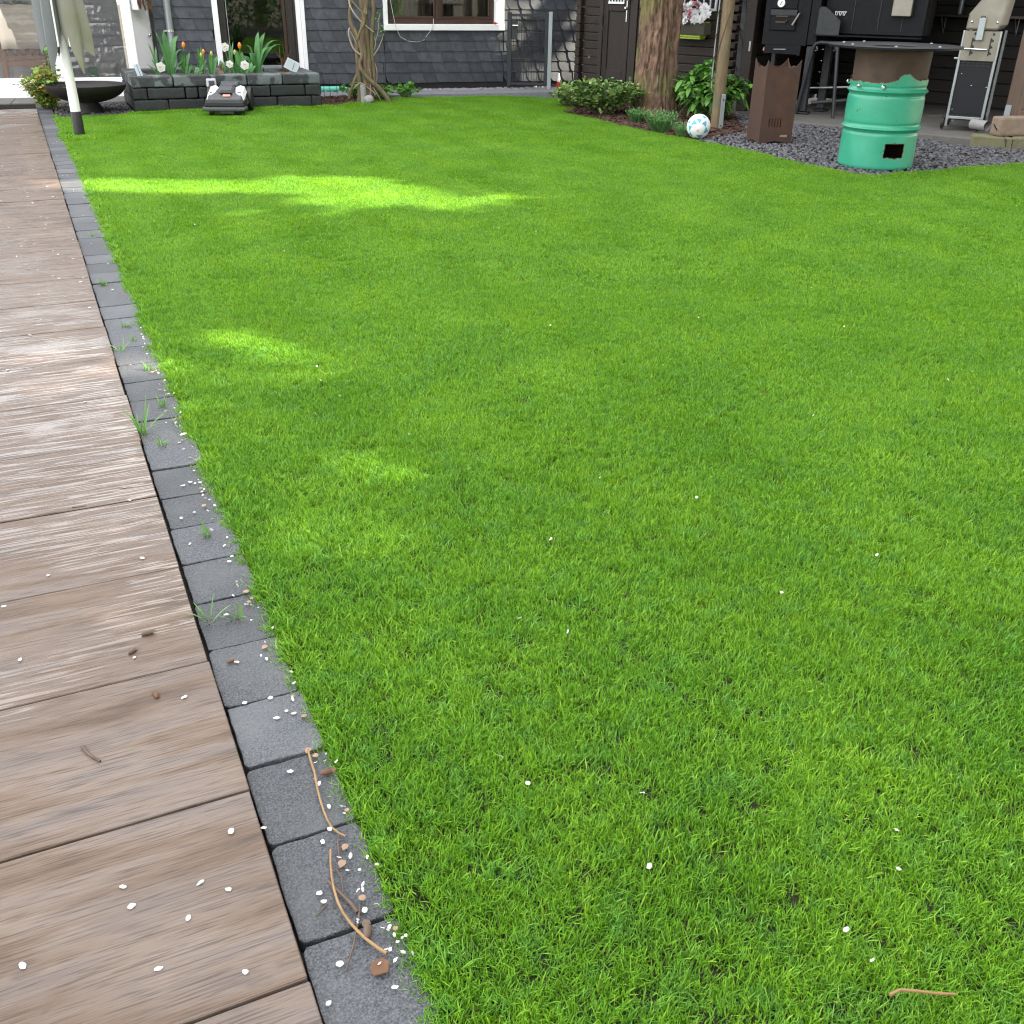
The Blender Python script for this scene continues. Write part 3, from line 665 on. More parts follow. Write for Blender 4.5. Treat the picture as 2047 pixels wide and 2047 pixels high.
MB().prism([(-.10,.035),(-.10,-.05),(.10,-.05),(.10,.035)], 0, .14).build('pot', 'white_paint', wp, bevel=.008)
dd = MB(); rr_ = random.Random(9)
for i in range(34):
    x = rr_.choice((-.09,-.07,-.02,.08,.11,.12)) + rr_.uniform(-.02,.02); z = rr_.uniform(.06,.22); L = rr_.uniform(.05,.11)
    dd.leaf((x, -.055 - rr_.uniform(0,.02), z), (rr_.uniform(-.3,.3), -.15, -1), (0,-1,0), L, .028, .1)
dd.build('dead_leaves', 'dry_brown', wp)
# garden chair inside, with a blanket over its back
cq = Vector(EP) + HU*(epx(55, 160)[0]) - HN*.42
chair = thing('garden_chair', 'wooden armchair with a beige blanket over its back behind plastic sheet', 'chair', (cq.x, cq.y, .012), HA + RAD(190))
for x in (-.26, .26):
    MB().tube([(x,-.24,0),(x*.98,-.22,.42),(x*.96,-.20,.58)], [.022,.026,.024], 6).build('leg', 'teak', chair)
    MB().tube([(x,.24,0),(x*.95,.22,.42),(x*.85,.32,.90)], [.022,.028,.022], 6).build('leg', 'teak', chair)
    MB().box((x*.98,0,.60), (.06,.56,.028)).build('armrest', 'teak', chair, bevel=.006)
MB().box((0,0,.40), (.52,.48,.05)).box((0,-.22,.34), (.50,.03,.06)).box((0,.22,.34), (.50,.03,.06)).build('seat', 'teak', chair, bevel=.006)
for i in range(5): MB().box((-.18+.09*i,.27,.64), (.05,.02,.46), (-.2,0,0)).build('back_slat', 'teak', chair)
MB().box((0,.315,.87), (.50,.03,.07), (-.2,0,0)).build('back_rail', 'teak', chair, bevel=.006)
bl = MB(); prof = [(.235,.62),(.25,.80),(.285,.93),(.335,.945),(.375,.90),(.385,.78),(.395,.62),(.40,.50)]
vs, fs = [], []
for i, (y, z) in enumerate(prof):
    for j in range(9):
        x = -.27+.0675*j; vs.append((x, y + .012*math.sin(j*1.7+i*.6), z + .006*math.sin(j*2.1)))
for i in range(len(prof)-1):
    for j in range(8): a = i*9+j; fs.append((a,a+1,a+10,a+9))
bk = bl.add(vs, fs).build('blanket', 'cloth', smooth=True, loc=chair.location, rot=chair.rotation_euler); sd = bk.modifiers.new('s','SOLIDIFY'); sd.thickness = .018
tag(bk, 'beige cotton blanket draped over the back of the wooden armchair', 'blanket')
pq = Vector(EP) + HU*(epx(215, 150)[0]) - HN*.30
pt = thing('flower_pot', 'tall tapered grey plant pot behind the plastic sheet', 'pot', (pq.x, pq.y, .012))
MB().lathe([(.085,0),(.12,.30),(.135,.30),(.135,.34),(.115,.34),(.11,.29)], 24).build('pot', 'pot_grey', pt, smooth=True)
pq = Vector(EP) + HU*(epx(188, 135)[0]) - HN*.55
MBb = MB().prism([(-.10,-.07),(.10,-.07),(.11,.07),(-.11,.07)], 0, .26).build('storage_box', 'green_bin', bevel=.01, loc=(pq.x, pq.y, .012), rot=(0,0,HA)); tag(MBb, 'green plastic box seen through the plastic sheet beside the pot', 'box')
pq = Vector(EP) + HU*(epx(8, 60)[0]) - HN*1.6
pb = thing('potted_shrub', 'dark green shrub in a low tub deep inside the enclosure', 'shrub', (pq.x, pq.y, .012))
MB().lathe([(.16,0),(.2,.5),(.22,.5),(.2,.47)], 20).build('tub', 'pot_grey', pb, smooth=True)
fo = MB()
for i in range(420):
    a = Vector((rr_.gauss(0,1), rr_.gauss(0,1), rr_.gauss(0,1))).normalized()*rr_.uniform(.4,1); fo.leaf((a.x*.26, a.y*.26, .72+a.z*.24), a+Vector((0,0,.2)), (0,0,1), .07, .035)
stuff(fo.build('foliage', 'leaf_dark', pb))
# pale threshold slabs between the terrace and the enclosure
TH = struct(MB().bx(-6, .35, -.62, -.02, -.08, -.004).build('threshold', 'mortar', loc=EP, rot=(0,0,EA)))
x = -6.0
while x < .2:
    MB().bx(x+.003, x+.597, -.33, -.022, -.02, .008).build('paving_slab', 'concrete', TH, bevel=.003)
    MB().bx(x+.003, x+.597, -.615, -.336, -.02, .008).build('paving_slab', 'concrete', TH, bevel=.003); x += .6
# ================================================================ SHED
SA = G(1160, 178, .06); SA.z = 0; SB = G(1483, 221); SANG = math.atan2(SB.y-SA.y, SB.x-SA.x); SDEG = math.degrees(SANG)
def spx(x, y): return W(x, y, SA, SDEG)
shed = thing('log_shed', 'dark brown log shed with panelled door and white barred windows behind the tree', 'shed', SA, SANG)
LP_ = .0925
MB().bx(.0, 2.12, -.03, .10, .045, .165).build('base_beam', 'log', shed, bevel=.006)
def log_me(L): return MB().bx(0, L, -.035, .035, .0, LP_-.002).mesh('log', 'log', bevel=.010, seg=2)
lme1, lme2 = log_me(.245), log_me(1.235)
for k in range(21):
    z = .168 + LP_*k
    link('log', lme1, shed, (.035, rs.uniform(-.002,.002), z)); link('log', lme2, shed, (.862, rs.uniform(-.002,.002), z))
    lx = MB(); e = .05 if k % 2 else .0
    link('log_end', lme_end if k else (lme_end := MB().bx(-.035, .035, -.075, .035, 0, LP_-.004).mesh('log_end', 'log', bevel=.008)), shed, (.0, -.03+e*.0, z+.001+ .046*(k % 1)))
    link('log_end', lme_end2 if k else (lme_end2 := MB().bx(-.06, .06, -.05, .035, 0, LP_-.022).mesh('log_end', 'log', bevel=.010)), shed, (2.16, -.012 + .012*(k % 2), z))
# door
sd = MB().bx(.285, .345, -.05, .04, .165, 2.0).bx(.80, .858, -.05, .04, .165, 2.0).build('door', 'door_wood', shed, bevel=.005)
MB().bx(.35, .42, -.042, .0, .19, 1.98).bx(.665, .735, -.042, .0, .19, 1.98).bx(.42, .665, -.042, .0, .19, .315).bx(.42, .665, -.042, .0, .965, 1.04).build('leaf_frame', 'door_wood', sd, bevel=.006)
MB().bx(.42, .665, -.022, .0, .315, .965).build('panel', 'door_wood', sd)
MB().bx(.74, .798, -.035, .0, .19, 1.98).build('side_panel', 'door_wood', sd, bevel=.004)
MB().bx(.42, .665, .02, .03, 1.04, 1.5).build('pane', 'black', sd)
bars = MB().bx(.425, .66, -.06, -.045, 1.045, 1.068)
for i in range(6): bars.bx(.43+i*.043, .442+i*.043, -.058, -.047, 1.068, 1.5)
bars.build('window_bars', 'white_paint', sd)
hp_ = MB().bx(.690, .712, -.052, -.042, .85, 1.12).build('handle_plate', 'bright_steel', sd, bevel=.004)
MB().sphere((.701,-.075,1.0), .022, 12, 8).tube([(.701,-.055,1.09),(.701,-.085,1.09),(.76,-.088,1.09)], .009, 8).build('knob', 'bright_steel', hp_, smooth=True)
# barred window at the right
wx0, wz0 = spx(1361, 20)[0], spx(1361, 20)[1]; wx1 = spx(1438, 21)[0]
bw = MB().bx(wx0, wx1, -.075, -.05, wz0, wz0+.026).bx(wx0, wx0+.026, -.075, -.05, wz0+.026, 1.5).bx(wx1-.022, wx1, -.075, -.05, wz0+.026, 1.5).bx(wx0, wx1, -.075, -.05, 1.5, 1.526)
for i in range(1, 6): xx = wx0 + (wx1-wx0)*i/6; bw.bx(xx-.008, xx+.008, -.070, -.055, wz0+.026, 1.5)
bw.build('window_grille', 'grey_white', shed, bevel=.002)
ringq = MB().tube([(.165+.012*math.cos(a), -.052, .445+.012*math.sin(a)) for a in [i*.63 for i in range(11)]], .003, 5).build('wall_ring', 'twig_pale', shed)
# passage wall, right wall, roof
pl = [Vector((0,0,0)), Vector((2.2,.0,0))]; pe = to_local(SA + HU*2.05, SA, SANG)
d2 = pe.normalized(); n2 = Vector((-d2.y, d2.x, 0))*-.06
MB().prism([(.0,.06), (pe.x, pe.y), (pe.x-n2.x*-1, pe.y-n2.y*-1), (.06,.05)], .05, 2.12).build('passage_wall', 'log', shed)
MB().prism([(pe.x, pe.y), (2.2,.06), (2.14,.06), (pe.x-.08, pe.y-.02)], .05, 2.12).build('end_wall', 'log', shed)
MB().prism([(-.12,-.16), (2.3,-.16), (pe.x+.1, pe.y+.0), (pe.x, pe.y+.05)], 2.12, 2.2).build('roof', 'anthracite', shed)
# things on the shed
fb = thing('flower_box', 'mossy wooden flower box fixed below the barred shed window', 'flower box', SA, SANG)
fx0, fz0 = spx(1344, 67)[0], spx(1385, 68)[1]; fx1, fz1 = spx(1426, 67)[0], spx(1385, 44)[1]
MB().bx(fx0, fx1, -.20, -.18, fz0, fz1).bx(fx0, fx0+.02, -.18, -.055, fz0, fz1).bx(fx1-.02, fx1, -.18, -.055, fz0, fz1).bx(fx0+.02, fx1-.02, -.18, -.055, fz0, fz0+.02).build('box', 'box_green', fb, bevel=.003)
MB().bx(fx0+.025, fx1-.025, -.175, -.06, fz0+.022, fz1-.012).build('soil', 'soil', fb)
MB().bx(fx0+.022, fx1-.022, -.178, -.058, fz1-.006, fz1+.008).build('liner', 'lime', fb)
tx0, tx1 = spx(1361, 72)[0], spx(1416, 72)[0]
lt = MB().bx(tx0, tx1, -.18, -.06, fz0-.045, fz0-.022).bx(tx0-.006, tx1+.006, -.19, -.05, fz0-.024, fz0-.002).build('drip_tray', 'lime', loc=SA, rot=(0,0,SANG), bevel=.004); tag(lt, 'lime green plastic drip tray under the mossy flower box', 'tray')
def blossom_mesh(m_, rad):
    o = MB(); r = random.Random(int(rad*1e4))
    for ring, (cnt, el, L) in enumerate(((9, .25, 1.0), (8, .65, .8), (6, 1.05, .6))):
        for i in range(cnt):
            a = 2*math.pi*(i+.5*ring)/cnt + r.uniform(-.12,.12); d = Vector((math.cos(a)*math.cos(el), math.sin(a)*math.cos(el), math.sin(el)))
            o.leaf(d*rad*.1, d, (0,0,1), rad*L*r.uniform(.85,1.15), rad*.34, .12, 3, .3)
    return o.mesh('blossom', m_)
bw_, bpk = blossom_mesh('flower_white', .062), blossom_mesh('petal_pink', .060)
fl = thing('flower_arrangement', 'bunch of white and pink artificial blossoms in the wooden shed flower box', 'flowers', SA, SANG)
for i in range(30):
    t = (i % 10 + .5)/10; row = i//10; x = fx0 - .01 + (fx1-fx0+.02)*t + rs.uniform(-.02,.02)
    pink = i % 10 in (3, 6) and not i == 13
    z = fz1 + .015 + .045*row + (.05*math.sin(t*3.0) if row == 2 else 0) + rs.uniform(-.012,.012) + (.02 if t > .55 else 0)
    link('blossom', bpk if pink else bw_, fl, (x, -.15 + .02*row - rs.uniform(0,.07), z), (RAD(55)+rs.uniform(-.5,.5), rs.uniform(-.6,.6), rs.uniform(-3,3)))
cb = MB().tube([(.375,-.065,1.1),(.36,-.066,.98),(.40,-.066,.80),(.372,-.066,.70),(.39,-.066,.60),(.381,-.066,.40),(.381,-.066,.25)], .004, 5).tube([(.381,-.066,.25),(.381,-.066,.20)], .009, 6).tube([(.36,-.066,1.0),(.345,-.066,.82),(.385,-.07,.72)], .0035, 5).build('extension_cable', 'black', loc=SA, rot=(0,0,SANG)); tag(cb, 'black cable hanging down the panelled shed door', 'cable')

# ================================================================ SHELTER (open barbecue roof right of the shed)
RP = Vector((4.82, 10.36, 0)); FA = math.atan2(RP.y-SB.y, RP.x-SB.x); FL = (RP-SB).length
shel = thing('barbecue_shelter', 'open brown timber barbecue shelter with concrete floor beside the shed', 'shelter', SB, FA)   # x along the open front, +y to the back
DEP = 2.1
floor_ = MB().bx(.35, FL+.9, -.72, DEP, -.06, .02).build('floor', 'concrete', shel, bevel=.006)
MB().bx(-.055, .065, -.06, .06, 0.0, 2.25).build('post', 'log', shel, bevel=.006)
MB().bx(FL-.06, FL+.06, -.06, .06, .03, 2.25).build('post', 'shed_post', shel, bevel=.006)
bpl = MB().bx(0, FL-.1, -.02, .02, 0, .128).mesh('plank', 'log_in', bevel=.006)
spl = MB().bx(0, DEP-.1, -.02, .02, 0, .128).mesh('plank', 'log_in', bevel=.006)
wpl = MB().bx(0, 2.6, -.02, .02, 0, .1245).mesh('plank', 'shed_wood', bevel=.006)
for k in range(16):
    z = .045+.131*k
    link('plank', bpl, shel, (.05, DEP-.03, z)); link('plank', spl, shel, (.0, .06, z), (0,0,math.pi/2))
RW = RAD(28) - FA
for k in range(17):
    link('plank', wpl, shel, (FL+.066*math.cos(RW)+.0, .066*math.sin(RW), .10 + .127*k), (0,0,RW))
MB().bx(.0, FL-.05, DEP+.0, DEP+.03, .0, 2.25).build('back_panel', 'log_in', shel); MB().bx(-.06, -.025, .06, DEP, .0, 2.25).build('side_panel', 'log_in', shel)
MB().bx(-.2, FL+2.4, -.25, DEP+.2, 2.25, 2.33).build('roof', 'log_in', shel)
# fittings of the shelter
MB().bx(.03,.05,-.075,-.061,.62,.72).bx(.03,.05,-.075,-.061,.25,.30).build('hinge', 'zinc', shel)
shf = thing('wall_shelf', 'reddish wooden wall shelf on metal brackets at the back of shelter', 'shelf', SB, FA)
MB().bx(1.2, FL-.15, DEP-.30, DEP-.055, .98, 1.005).build('board', 'brown_frame', shf)
for x in (1.45, 1.85, 2.25): MB().tube([(x,DEP-.06,.80),(x,DEP-.06,.98)], .006, 5).tube([(x,DEP-.06,.80),(x,DEP-.24,.975)], .006, 5).build('bracket', 'zinc', shf)
for i, (x, rr2, m_, h) in enumerate(((1.62,.03,'zinc',.5),(1.86,.010,'steel',.4),(2.02,.010,'steel',.4))):
    t = MB().tube([(x,DEP-.15,1.006),(x,DEP-.15,1.006+h)], rr2, 10).build('metal_rod', m_, loc=SB, rot=(0,0,FA), smooth=True)
    tag(t, ('thick grey pipe standing on the wall shelf', 'thin rod standing on the shelf next to the pipe', 'thin rod standing on the shelf farthest from the pipe')[i], 'rod')
# ================================================================ OBJECTS
def Zat(px, py, p): return W(px, py, p, math.degrees(math.atan2(p[1], p[0])) - 90)[1]
def face(p): return math.atan2(p[1], p[0]) - math.pi/2      # rotation whose -y looks at the camera

# ---------------- parasol
pp = G(160, 271); par = thing('parasol', 'closed grey parasol on a white pole with black foot sleeve in lawn', 'parasol', pp, 0)
MB().lathe([(.045,-.05),(.045,.195),(.043,.20)], 20).build('foot_sleeve', 'black', par, smooth=True)
MB().lathe([(.0425,.2005),(.040,.45),(.033,.74),(.030,.76)], 20).build('lower_pole', 'pole_white', par, smooth=True)
MB().lathe([(.025,.75),(.025,2.5)], 16).build('pole', 'pole_white', par, smooth=True)
f0 = math.atan2(-pp.y, -pp.x); NZ = 26
# folded cloth: pleats (angle from the viewer's side, radius, hem height); outer edges hang low in points
PLT = [(-4,.030,.88),(-28,.10,.72),(-50,.165,.505),(-72,.125,.76),(-92,.19,.66),(-118,.12,.88),(-140,.09,.95),(-165,.20,.62),(-195,.07,.95),(-225,.21,.62),(-255,.10,.92),(-270,.16,.84),(-286,.235,.635),(-298,.17,.70),(-311,.175,.50),(-334,.12,.74),(-356,.03,.86)]
pl_ = []
for (a0,r0,h0), (a1,r1,h1) in zip(PLT[:-1], PLT[1:]):
    for q in range(5): t = q/5; pl_.append((a0+(a1-a0)*t, r0+(r1-r0)*t, h0+(h1-h0)*t, (1 if a0 < -230 else 0)))
pl_.append((*PLT[-1], 1)); NP = len(pl_); vs, fs = [], []; cv = MB()
for j in range(NZ+1):
    t = j/NZ
    for (a, r_, h, st) in pl_:
        z = 2.45 - (2.45-h)*t; an = f0 + RAD(a) + .05*math.sin(3.1*z+a*.03); R_ = .035 + (r_-.035)*min(1, (t*1.15)**.6)*(1+.05*math.sin(5*z+a*.05)); R_ *= 1.0
        vs.append((R_*math.cos(an), R_*math.sin(an), z))
for j in range(NZ):
    for i in range(NP-1): a, b2 = j*NP+i, j*NP+i+1; fs.append((a, a+NP, b2+NP, b2)); cv.m = pl_[i][3]; cv.mi.append(cv.m)
cv.v = vs; cv.f = fs; cvo = cv.build('canopy', ['canopy', 'canopy_stained'], par); sd = cvo.modifiers.new('s', 'SOLIDIFY'); sd.thickness = .003
for i in range(8):
    a = 2*math.pi*i/8 + .05; MB().tube([(.05*math.cos(a),.05*math.sin(a),2.3),(.12*math.cos(a),.12*math.sin(a),.72)], .008, 6).build('rib', 'pole_white', par)

# ---------------- fire bowl and its neighbours
bp_ = G(180, 223); bowl = thing('fire_bowl', 'wide shallow dark steel fire bowl on a conical foot beside the terrace', 'fire bowl', bp_)
rz_ = .265; rw = .395
MB().lathe([(.02,.085)] + [(rw*math.sin(t)*1.0, rz_-(rz_-.085)*math.cos(t)) for t in [i*math.pi/2/12 for i in range(1,13)]] + [(rw-.012, rz_)] + [((rw-.014)*math.cos(t), rz_-.004-(rz_-.12)*.9*math.sin(t)) for t in [i*math.pi/2/12 for i in range(1,12)]], 56).build('bowl', 'bowl', bowl, smooth=True)
MB().lathe([(.15,0),(.145,.012),(.10,.085),(.10,.11)], 32).build('foot', 'bowl', bowl, smooth=True)
def shrub(name, label, cat, loc, n, rx, ry, rz, z0, L, wd, mts, stems=10, seed=1, up_=.4, bend=.3, sm='twig_dark', shape=.55, k=3):
    r = random.Random(seed); t = thing(name, label, cat, loc); sm_ = MB()
    tips = []
    for i in range(stems):
        a = r.uniform(0, 6.28); q = math.sqrt(r.random()); tip = Vector((rx*q*math.cos(a), ry*q*math.sin(a), z0 + rz*(1-.45*q*q)*r.uniform(.75,1.02))); tips.append(tip)
        mid = tip*.55 + Vector((0,0,.05)); sm_.tube([(tip.x*.15, tip.y*.15, -.03), tuple(mid), tuple(tip)], [.006,.004,.002], 5)
    sm_.build('stems', sm, t)
    for mi_, (mname, share) in enumerate(mts):
        o = MB()
        for i in range(int(n*share)):
            tip = r.choice(tips); f = r.random()**shape; p = Vector((tip.x*(.2+.8*f), tip.y*(.2+.8*f), tip.z*f + .02)) + Vector((r.gauss(0,.02), r.gauss(0,.02), r.gauss(0,.015)))
            d = Vector((p.x/rx*.8 + r.gauss(0,.5), p.y/ry*.8 + r.gauss(0,.5), up_ + r.gauss(0,.35)))
            o.leaf(p, d, (0,0,1), L*r.uniform(.7,1.25), wd*r.uniform(.8,1.2), bend*r.uniform(.3,1.4), k)
        stuff(o.build('foliage', mname, t))
    return t
shrub('euonymus_shrub', 'small yellow and green shrub at the terrace corner beside the bowl', 'shrub', G(98, 217), 1300, .25, .20, .40, .03, .045, .024, (('leaf_yellow', .6), ('leaf_mid', .4)), 34, 31, shape=.95)
shrub('young_climber', 'thin green leafy shoots rising behind the yellow shrub', 'plant', G(108, 206), 60, .16, .10, .55, .05, .045, .026, (('leaf_mid', 1.0),), 7, 32)

# ---------------- raised stone planter
PL0 = G(271, 224); PLR = G(645, 212); PA = math.atan2(PLR.y-PL0.y, PLR.x-PL0.x); PLEN = (PLR-PL0).length
plz = Zat(450, 149, (PL0+PLR)/2)
planter = thing('stone_planter', 'raised planter of dark weathered stone blocks beside the house', 'planter', PL0, PA)
bh = plz/3; DB = .20; DEPTH = 1.15
bme = {}
def blockm(L, d, h, dark):
    key = (round(L, 2), round(d, 2), dark)
    if key not in bme:
        o = MB(); L = key[0]-.008; nx, nyy, nzq = 7, 3, 4; r = random.Random(int(L*977+d*31))
        o.box((0,0,0), (L, d-.006, h-.008)); me = o.mesh('block', 'block_dark' if dark else 'block', bevel=.016, seg=3)
        bm = bmesh.new(); bm.from_mesh(me); bmesh.ops.subdivide_edges(bm, edges=[e for e in bm.edges if e.calc_length() > .07], cuts=3, use_grid_fill=True)
        for v in bm.verts:
            nn_ = noise.noise_vector(v.co*14 + Vector((L*50, 0, 0)))*.006; v.co += nn_
        for f in bm.faces: f.smooth = True
        bm.to_mesh(me); bm.free(); bme[key] = me
    return bme[key]
rb_ = random.Random(8)
def course(z, x0, lens, y, rz, dark):
    x = x0
    for L in lens:
        me = blockm(L, DB, bh, dark); c = Vector((x+L/2, DB/2, 0)) if rz == 0 else None
        link('block', me, planter, (x+L/2, y+DB/2, z+bh/2), (0, 0, rb_.uniform(-.006,.006) + (math.pi if rb_.random() < .5 else 0))); x += L
Ls = PLEN/5.2
for k, lens in enumerate(([.9,1,1,1,1,.3], [.38,1,.35,1,1,1,.47], [1.1,1,1,1,1.1])):
    s_ = PLEN/sum(lens); course(bh*k, 0, [q*s_ for q in lens], 0, 0, k < 2)
    s_ = PLEN/sum(lens); course(bh*k, 0, [q*s_ for q in lens[::-1]], DEPTH-DB, 0, k < 2)
    ys = [(.0,.3),(.3,.68),(.68,1.0)] if k % 2 else [(.0,.5),(.5,1.0)]
    for (y0, y1) in ys:
        for xx in (DB/2, PLEN-DB/2):
            Lq = (DEPTH-2*DB)*(y1-y0)
            link('block', blockm(Lq, DB, bh, k < 2), planter, (xx, DB+(DEPTH-2*DB)*(y0+y1)/2, bh*k+bh/2), (0,0,math.pi/2))
MB().bx(DB*.8, PLEN-DB*.8, DB*.8, DEPTH-DB*.8, 0, plz-.05).build('soil', 'soil', planter)
def PLp(px, py, d=.42, z=None):
    """point in the planter: row at depth d behind the front face"""
    o = PL0 + Vector((-math.sin(PA), math.cos(PA), 0))*d
    s, zz = W(px, py, o, math.degrees(PA)); p = o + Vector((math.cos(PA), math.sin(PA), 0))*s
    return Vector((p.x, p.y, zz if z is None else z))
SZ = plz - .052
def strap(o, base, tip, wd, curl=0.0, k=10, sag=.10, tw=0.0):
    """a strap leaf from base to tip, arching; curl bends the end back down"""
    base, tip = Vector(base), Vector(tip); d = tip - base; side = Vector((d.y, -d.x, 0)); side = side.normalized() if side.length > .02 else Vector((1,0,0))
    side = (side*.55 + Vector((math.cos(PA), math.sin(PA), 0))*.45).normalized(); vs, fs = [], []
    for i in range(k+1):
        t = i/k; p = base + Vector((d.x*t**1.5, d.y*t**1.5, d.z*(t + sag*math.sin(math.pi*t))))
        if curl and t > .72: q = (t-.72)/.28; p += Vector((d.x, d.y, 0)).normalized()*curl*q - Vector((0,0,1))*curl*1.3*q*q
        w = wd*(.55 + .9*math.sin(math.pi*min(.98, t*.75+.15)))*.5*(1 if t < .8 else (1-t)/.2*.95+.05)
        s2 = Matrix.Rotation(tw*t, 3, 'Z') @ side; nm = Vector((0,0,1)).cross(s2)*w*.35
        vs += [p - s2*w + nm, p, p + s2*w + nm]
    for i in range(k):
        a = i*3; fs += [(a,a+1,a+4,a+3), (a+1,a+2,a+5,a+4)]
    o.add(vs, fs)
def bulb(name, label, cat, base_px, leaves, wd, d=.42, group=None, flower=None, curls=None, m_='leaf_bulb'):
    bpnt = PLp(*base_px, d=d, z=SZ); t = thing(name, label, cat, bpnt, 0, group)
    for i, lp in enumerate(leaves):
        tip = PLp(lp[0], lp[1], d=d + (lp[2] if len(lp) > 2 else 0)) - bpnt; o = MB()
        strap(o, (rb_.uniform(-.012,.012), rb_.uniform(-.012,.012), 0), tip, wd*rb_.uniform(.85,1.15), (curls[i] if curls else 0.0), tw=rb_.uniform(-.7,.7)); o.build('leaf', m_, t, smooth=True)
    if flower:
        kind, fpx = flower[0], flower[1]; tip = PLp(*fpx, d=d) - bpnt
        MB().tube([(0,0,0), tuple(tip*.5 + Vector((0,0,.02))), tuple(tip)], [.005,.0045,.004], 6).build('stem', 'leaf_mid', t, smooth=True)
        if kind in ('tulip', 'bud'):
            h = flower[2]; f = MB().lathe([(.006,-.004),(h*.26,h*.12),(h*.34,h*.42),(h*.27,h*.75),(h*.10,h*.98),(.001,h)], 12, tuple(tip)); f.build('flower', 'petal_tulip' if kind == 'tulip' else 'bud', t, smooth=True)
        else:
            f = MB(); dr = (Vector((0,0,CAM_H)) - PLp(*fpx, d=d)).normalized(); dr = (dr + Vector((.1,0,-.15))).normalized(); a1 = dr.cross(Vector((0,0,1))).normalized(); a2 = dr.cross(a1)
            for i in range(6):
                an = i*math.pi/3+.3; v = a1*math.cos(an) + a2*math.sin(an); f.leaf(tip, v + dr*.15, dr, flower[2], flower[2]*.62, 0, 4, .1)
            fo_ = f.build('petals', 'flower_white', t)
            MB().lathe([(.004,0),(flower[2]*.22,.006),(flower[2]*.30,.018)], 12, (0,0,0), False, False).build('corona', 'petal_cream', t, smooth=True, loc=tip+dr*.004, rot=dr.to_track_quat('Z','Y').to_euler())
    return t
LV = 'bulb plants in the stone planter'
bulb('amaryllis_plant', 'tall clump of broad strap leaves at the left end of the planter', 'plant', (343,150), [(307,56),(326,61,.03),(351,63,.06),(336,100,.05),(362,88,-.05),(322,118),(366,120,-.06),(349,80,.1)], .050, .40, LV, None, [0,0,.03,0,.05,.02,0,0])
bulb('amaryllis_plant', 'tall clump of strap leaves with curled tips in front of the glass door', 'plant', (514,150), [(513,58,.02),(527,60,.08),(494,78,-.03),(552,68,.05),(561,78,0),(502,98,.05),(533,86,-.05),(484,104,.0),(540,92,.1),(520,110,.1)], .046, .40, LV, None, [.02,.02,.07,.06,.05,.04,.03,.04,0,0])
bulb('tulip', 'red closed tulip with broad leaves beside the tall left clump', 'tulip', (370,150), [(362,106),(379,104,.03),(352,122,-.04),(384,128)], .036, .38, LV, ('tulip', (367.5,96), .062))
bulb('tulip', 'pale orange tulip bud standing left of the white door frame', 'tulip', (405,150), [(388,98),(395,95,.03),(401,93),(392,126,-.05),(412,118,.04)], .022, .40, LV, ('tulip', (407,108), .05))
bulb('tulip', 'green unopened tulip bud directly in front of the white door frame', 'tulip', (424,150), [(421,103),(431,118,.03),(436,110,.06),(414,126)], .034, .38, LV, ('bud', (423,112), .05))
bulb('tulip', 'green tulip bud standing lower beside the pale orange bud', 'tulip', (398,150), [(385,130),(408,126)], .022, .34, LV, ('bud', (402.5,114), .045))
bulb('tulip', 'bright orange open tulip in front of the dark door glass', 'tulip', (482,150), [(473,100),(484,103,.04),(492,112),(470,124,-.04),(500,124,.03)], .034, .44, LV, ('tulip', (479.5,97), .064))
bulb('tulip', 'yellow tulip bud left of the bright orange tulip', 'tulip', (472,150), [(464,112),(477,118)], .026, .50, LV, ('bud', (470,110), .055))
bulb('daffodil', 'white daffodil with flat open flower against the white door frame', 'daffodil', (462,150), [(455,80,.02),(466,82,.06),(450,104),(459,98,.05)], .014, .48, LV, ('daff', (449,94), .050))
bulb('daffodil', 'white daffodil low at the left end of the planter', 'daffodil', (318,150), [(296,86),(311,92,.05),(303,118),(293,128),(327,112,.04)], .016, .30, LV, ('daff', (321,134), .055))
bulb('daffodil', 'cream daffodil half open behind the grey block joint', 'daffodil', (471,152), [(449,120),(457,126)], .014, .28, LV, ('daff', (459,128), .042))
bulb('daffodil', 'white double daffodil below the bright orange tulip', 'daffodil', (492,152), [(476,126),(500,128)], .016, .28, LV, ('daff', (489,130), .052))
bulb('leaf_tuft', 'low tuft of arching pale green leaves near the planter front edge', 'plant', (390,152), [(372,142,-.06),(383,134,-.04),(401,136),(394,130,.05),(410,142,-.05)], .016, .27, LV, None, [.02]*5)
bulb('leaf_tuft', 'leafy green tuft low between the two tall clumps', 'plant', (446,150), [(432,126),(440,120,.04),(452,122),(458,132,-.05),(438,136)], .030, .33, LV)
bulb('leaf_tuft', 'low broad green leaves below the tall curled clump', 'plant', (497,152), [(486,128),(503,124,.04),(511,130),(478,136,-.05),(506,140,-.06)], .030, .30, LV)
bq = PLp(443, 150, .30, SZ); bc = thing('dried_stalk', 'cone of dry tan leaf sheaths in the middle of the planter', 'plant', bq, 0)
o = MB()
for i in range(12): a = i*.52; o.leaf((.03*math.cos(a), .03*math.sin(a), 0), (-.35*math.cos(a), -.35*math.sin(a), 1), (math.cos(a), math.sin(a), 0), .15, .03, 0, 3)
o.build('sheaths', 'dry_tan', bc)
bq = PLp(572, 152, .5, SZ); br = thing('dry_plant', 'brown dry plant stems at the right end of the planter', 'plant', bq, 0); o = MB()
for i in range(16):
    a = rb_.uniform(0,6.28); t = Vector((math.cos(a)*rb_.uniform(.02,.14), math.sin(a)*rb_.uniform(.02,.1), rb_.uniform(.10,.34))); o.tube([(0,0,-.02), tuple(t*.5+Vector((rb_.uniform(-.03,.03),0,.03))), tuple(t)], [.006,.004,.002], 5)
o.build('stems', 'dry_brown', br); o = MB()
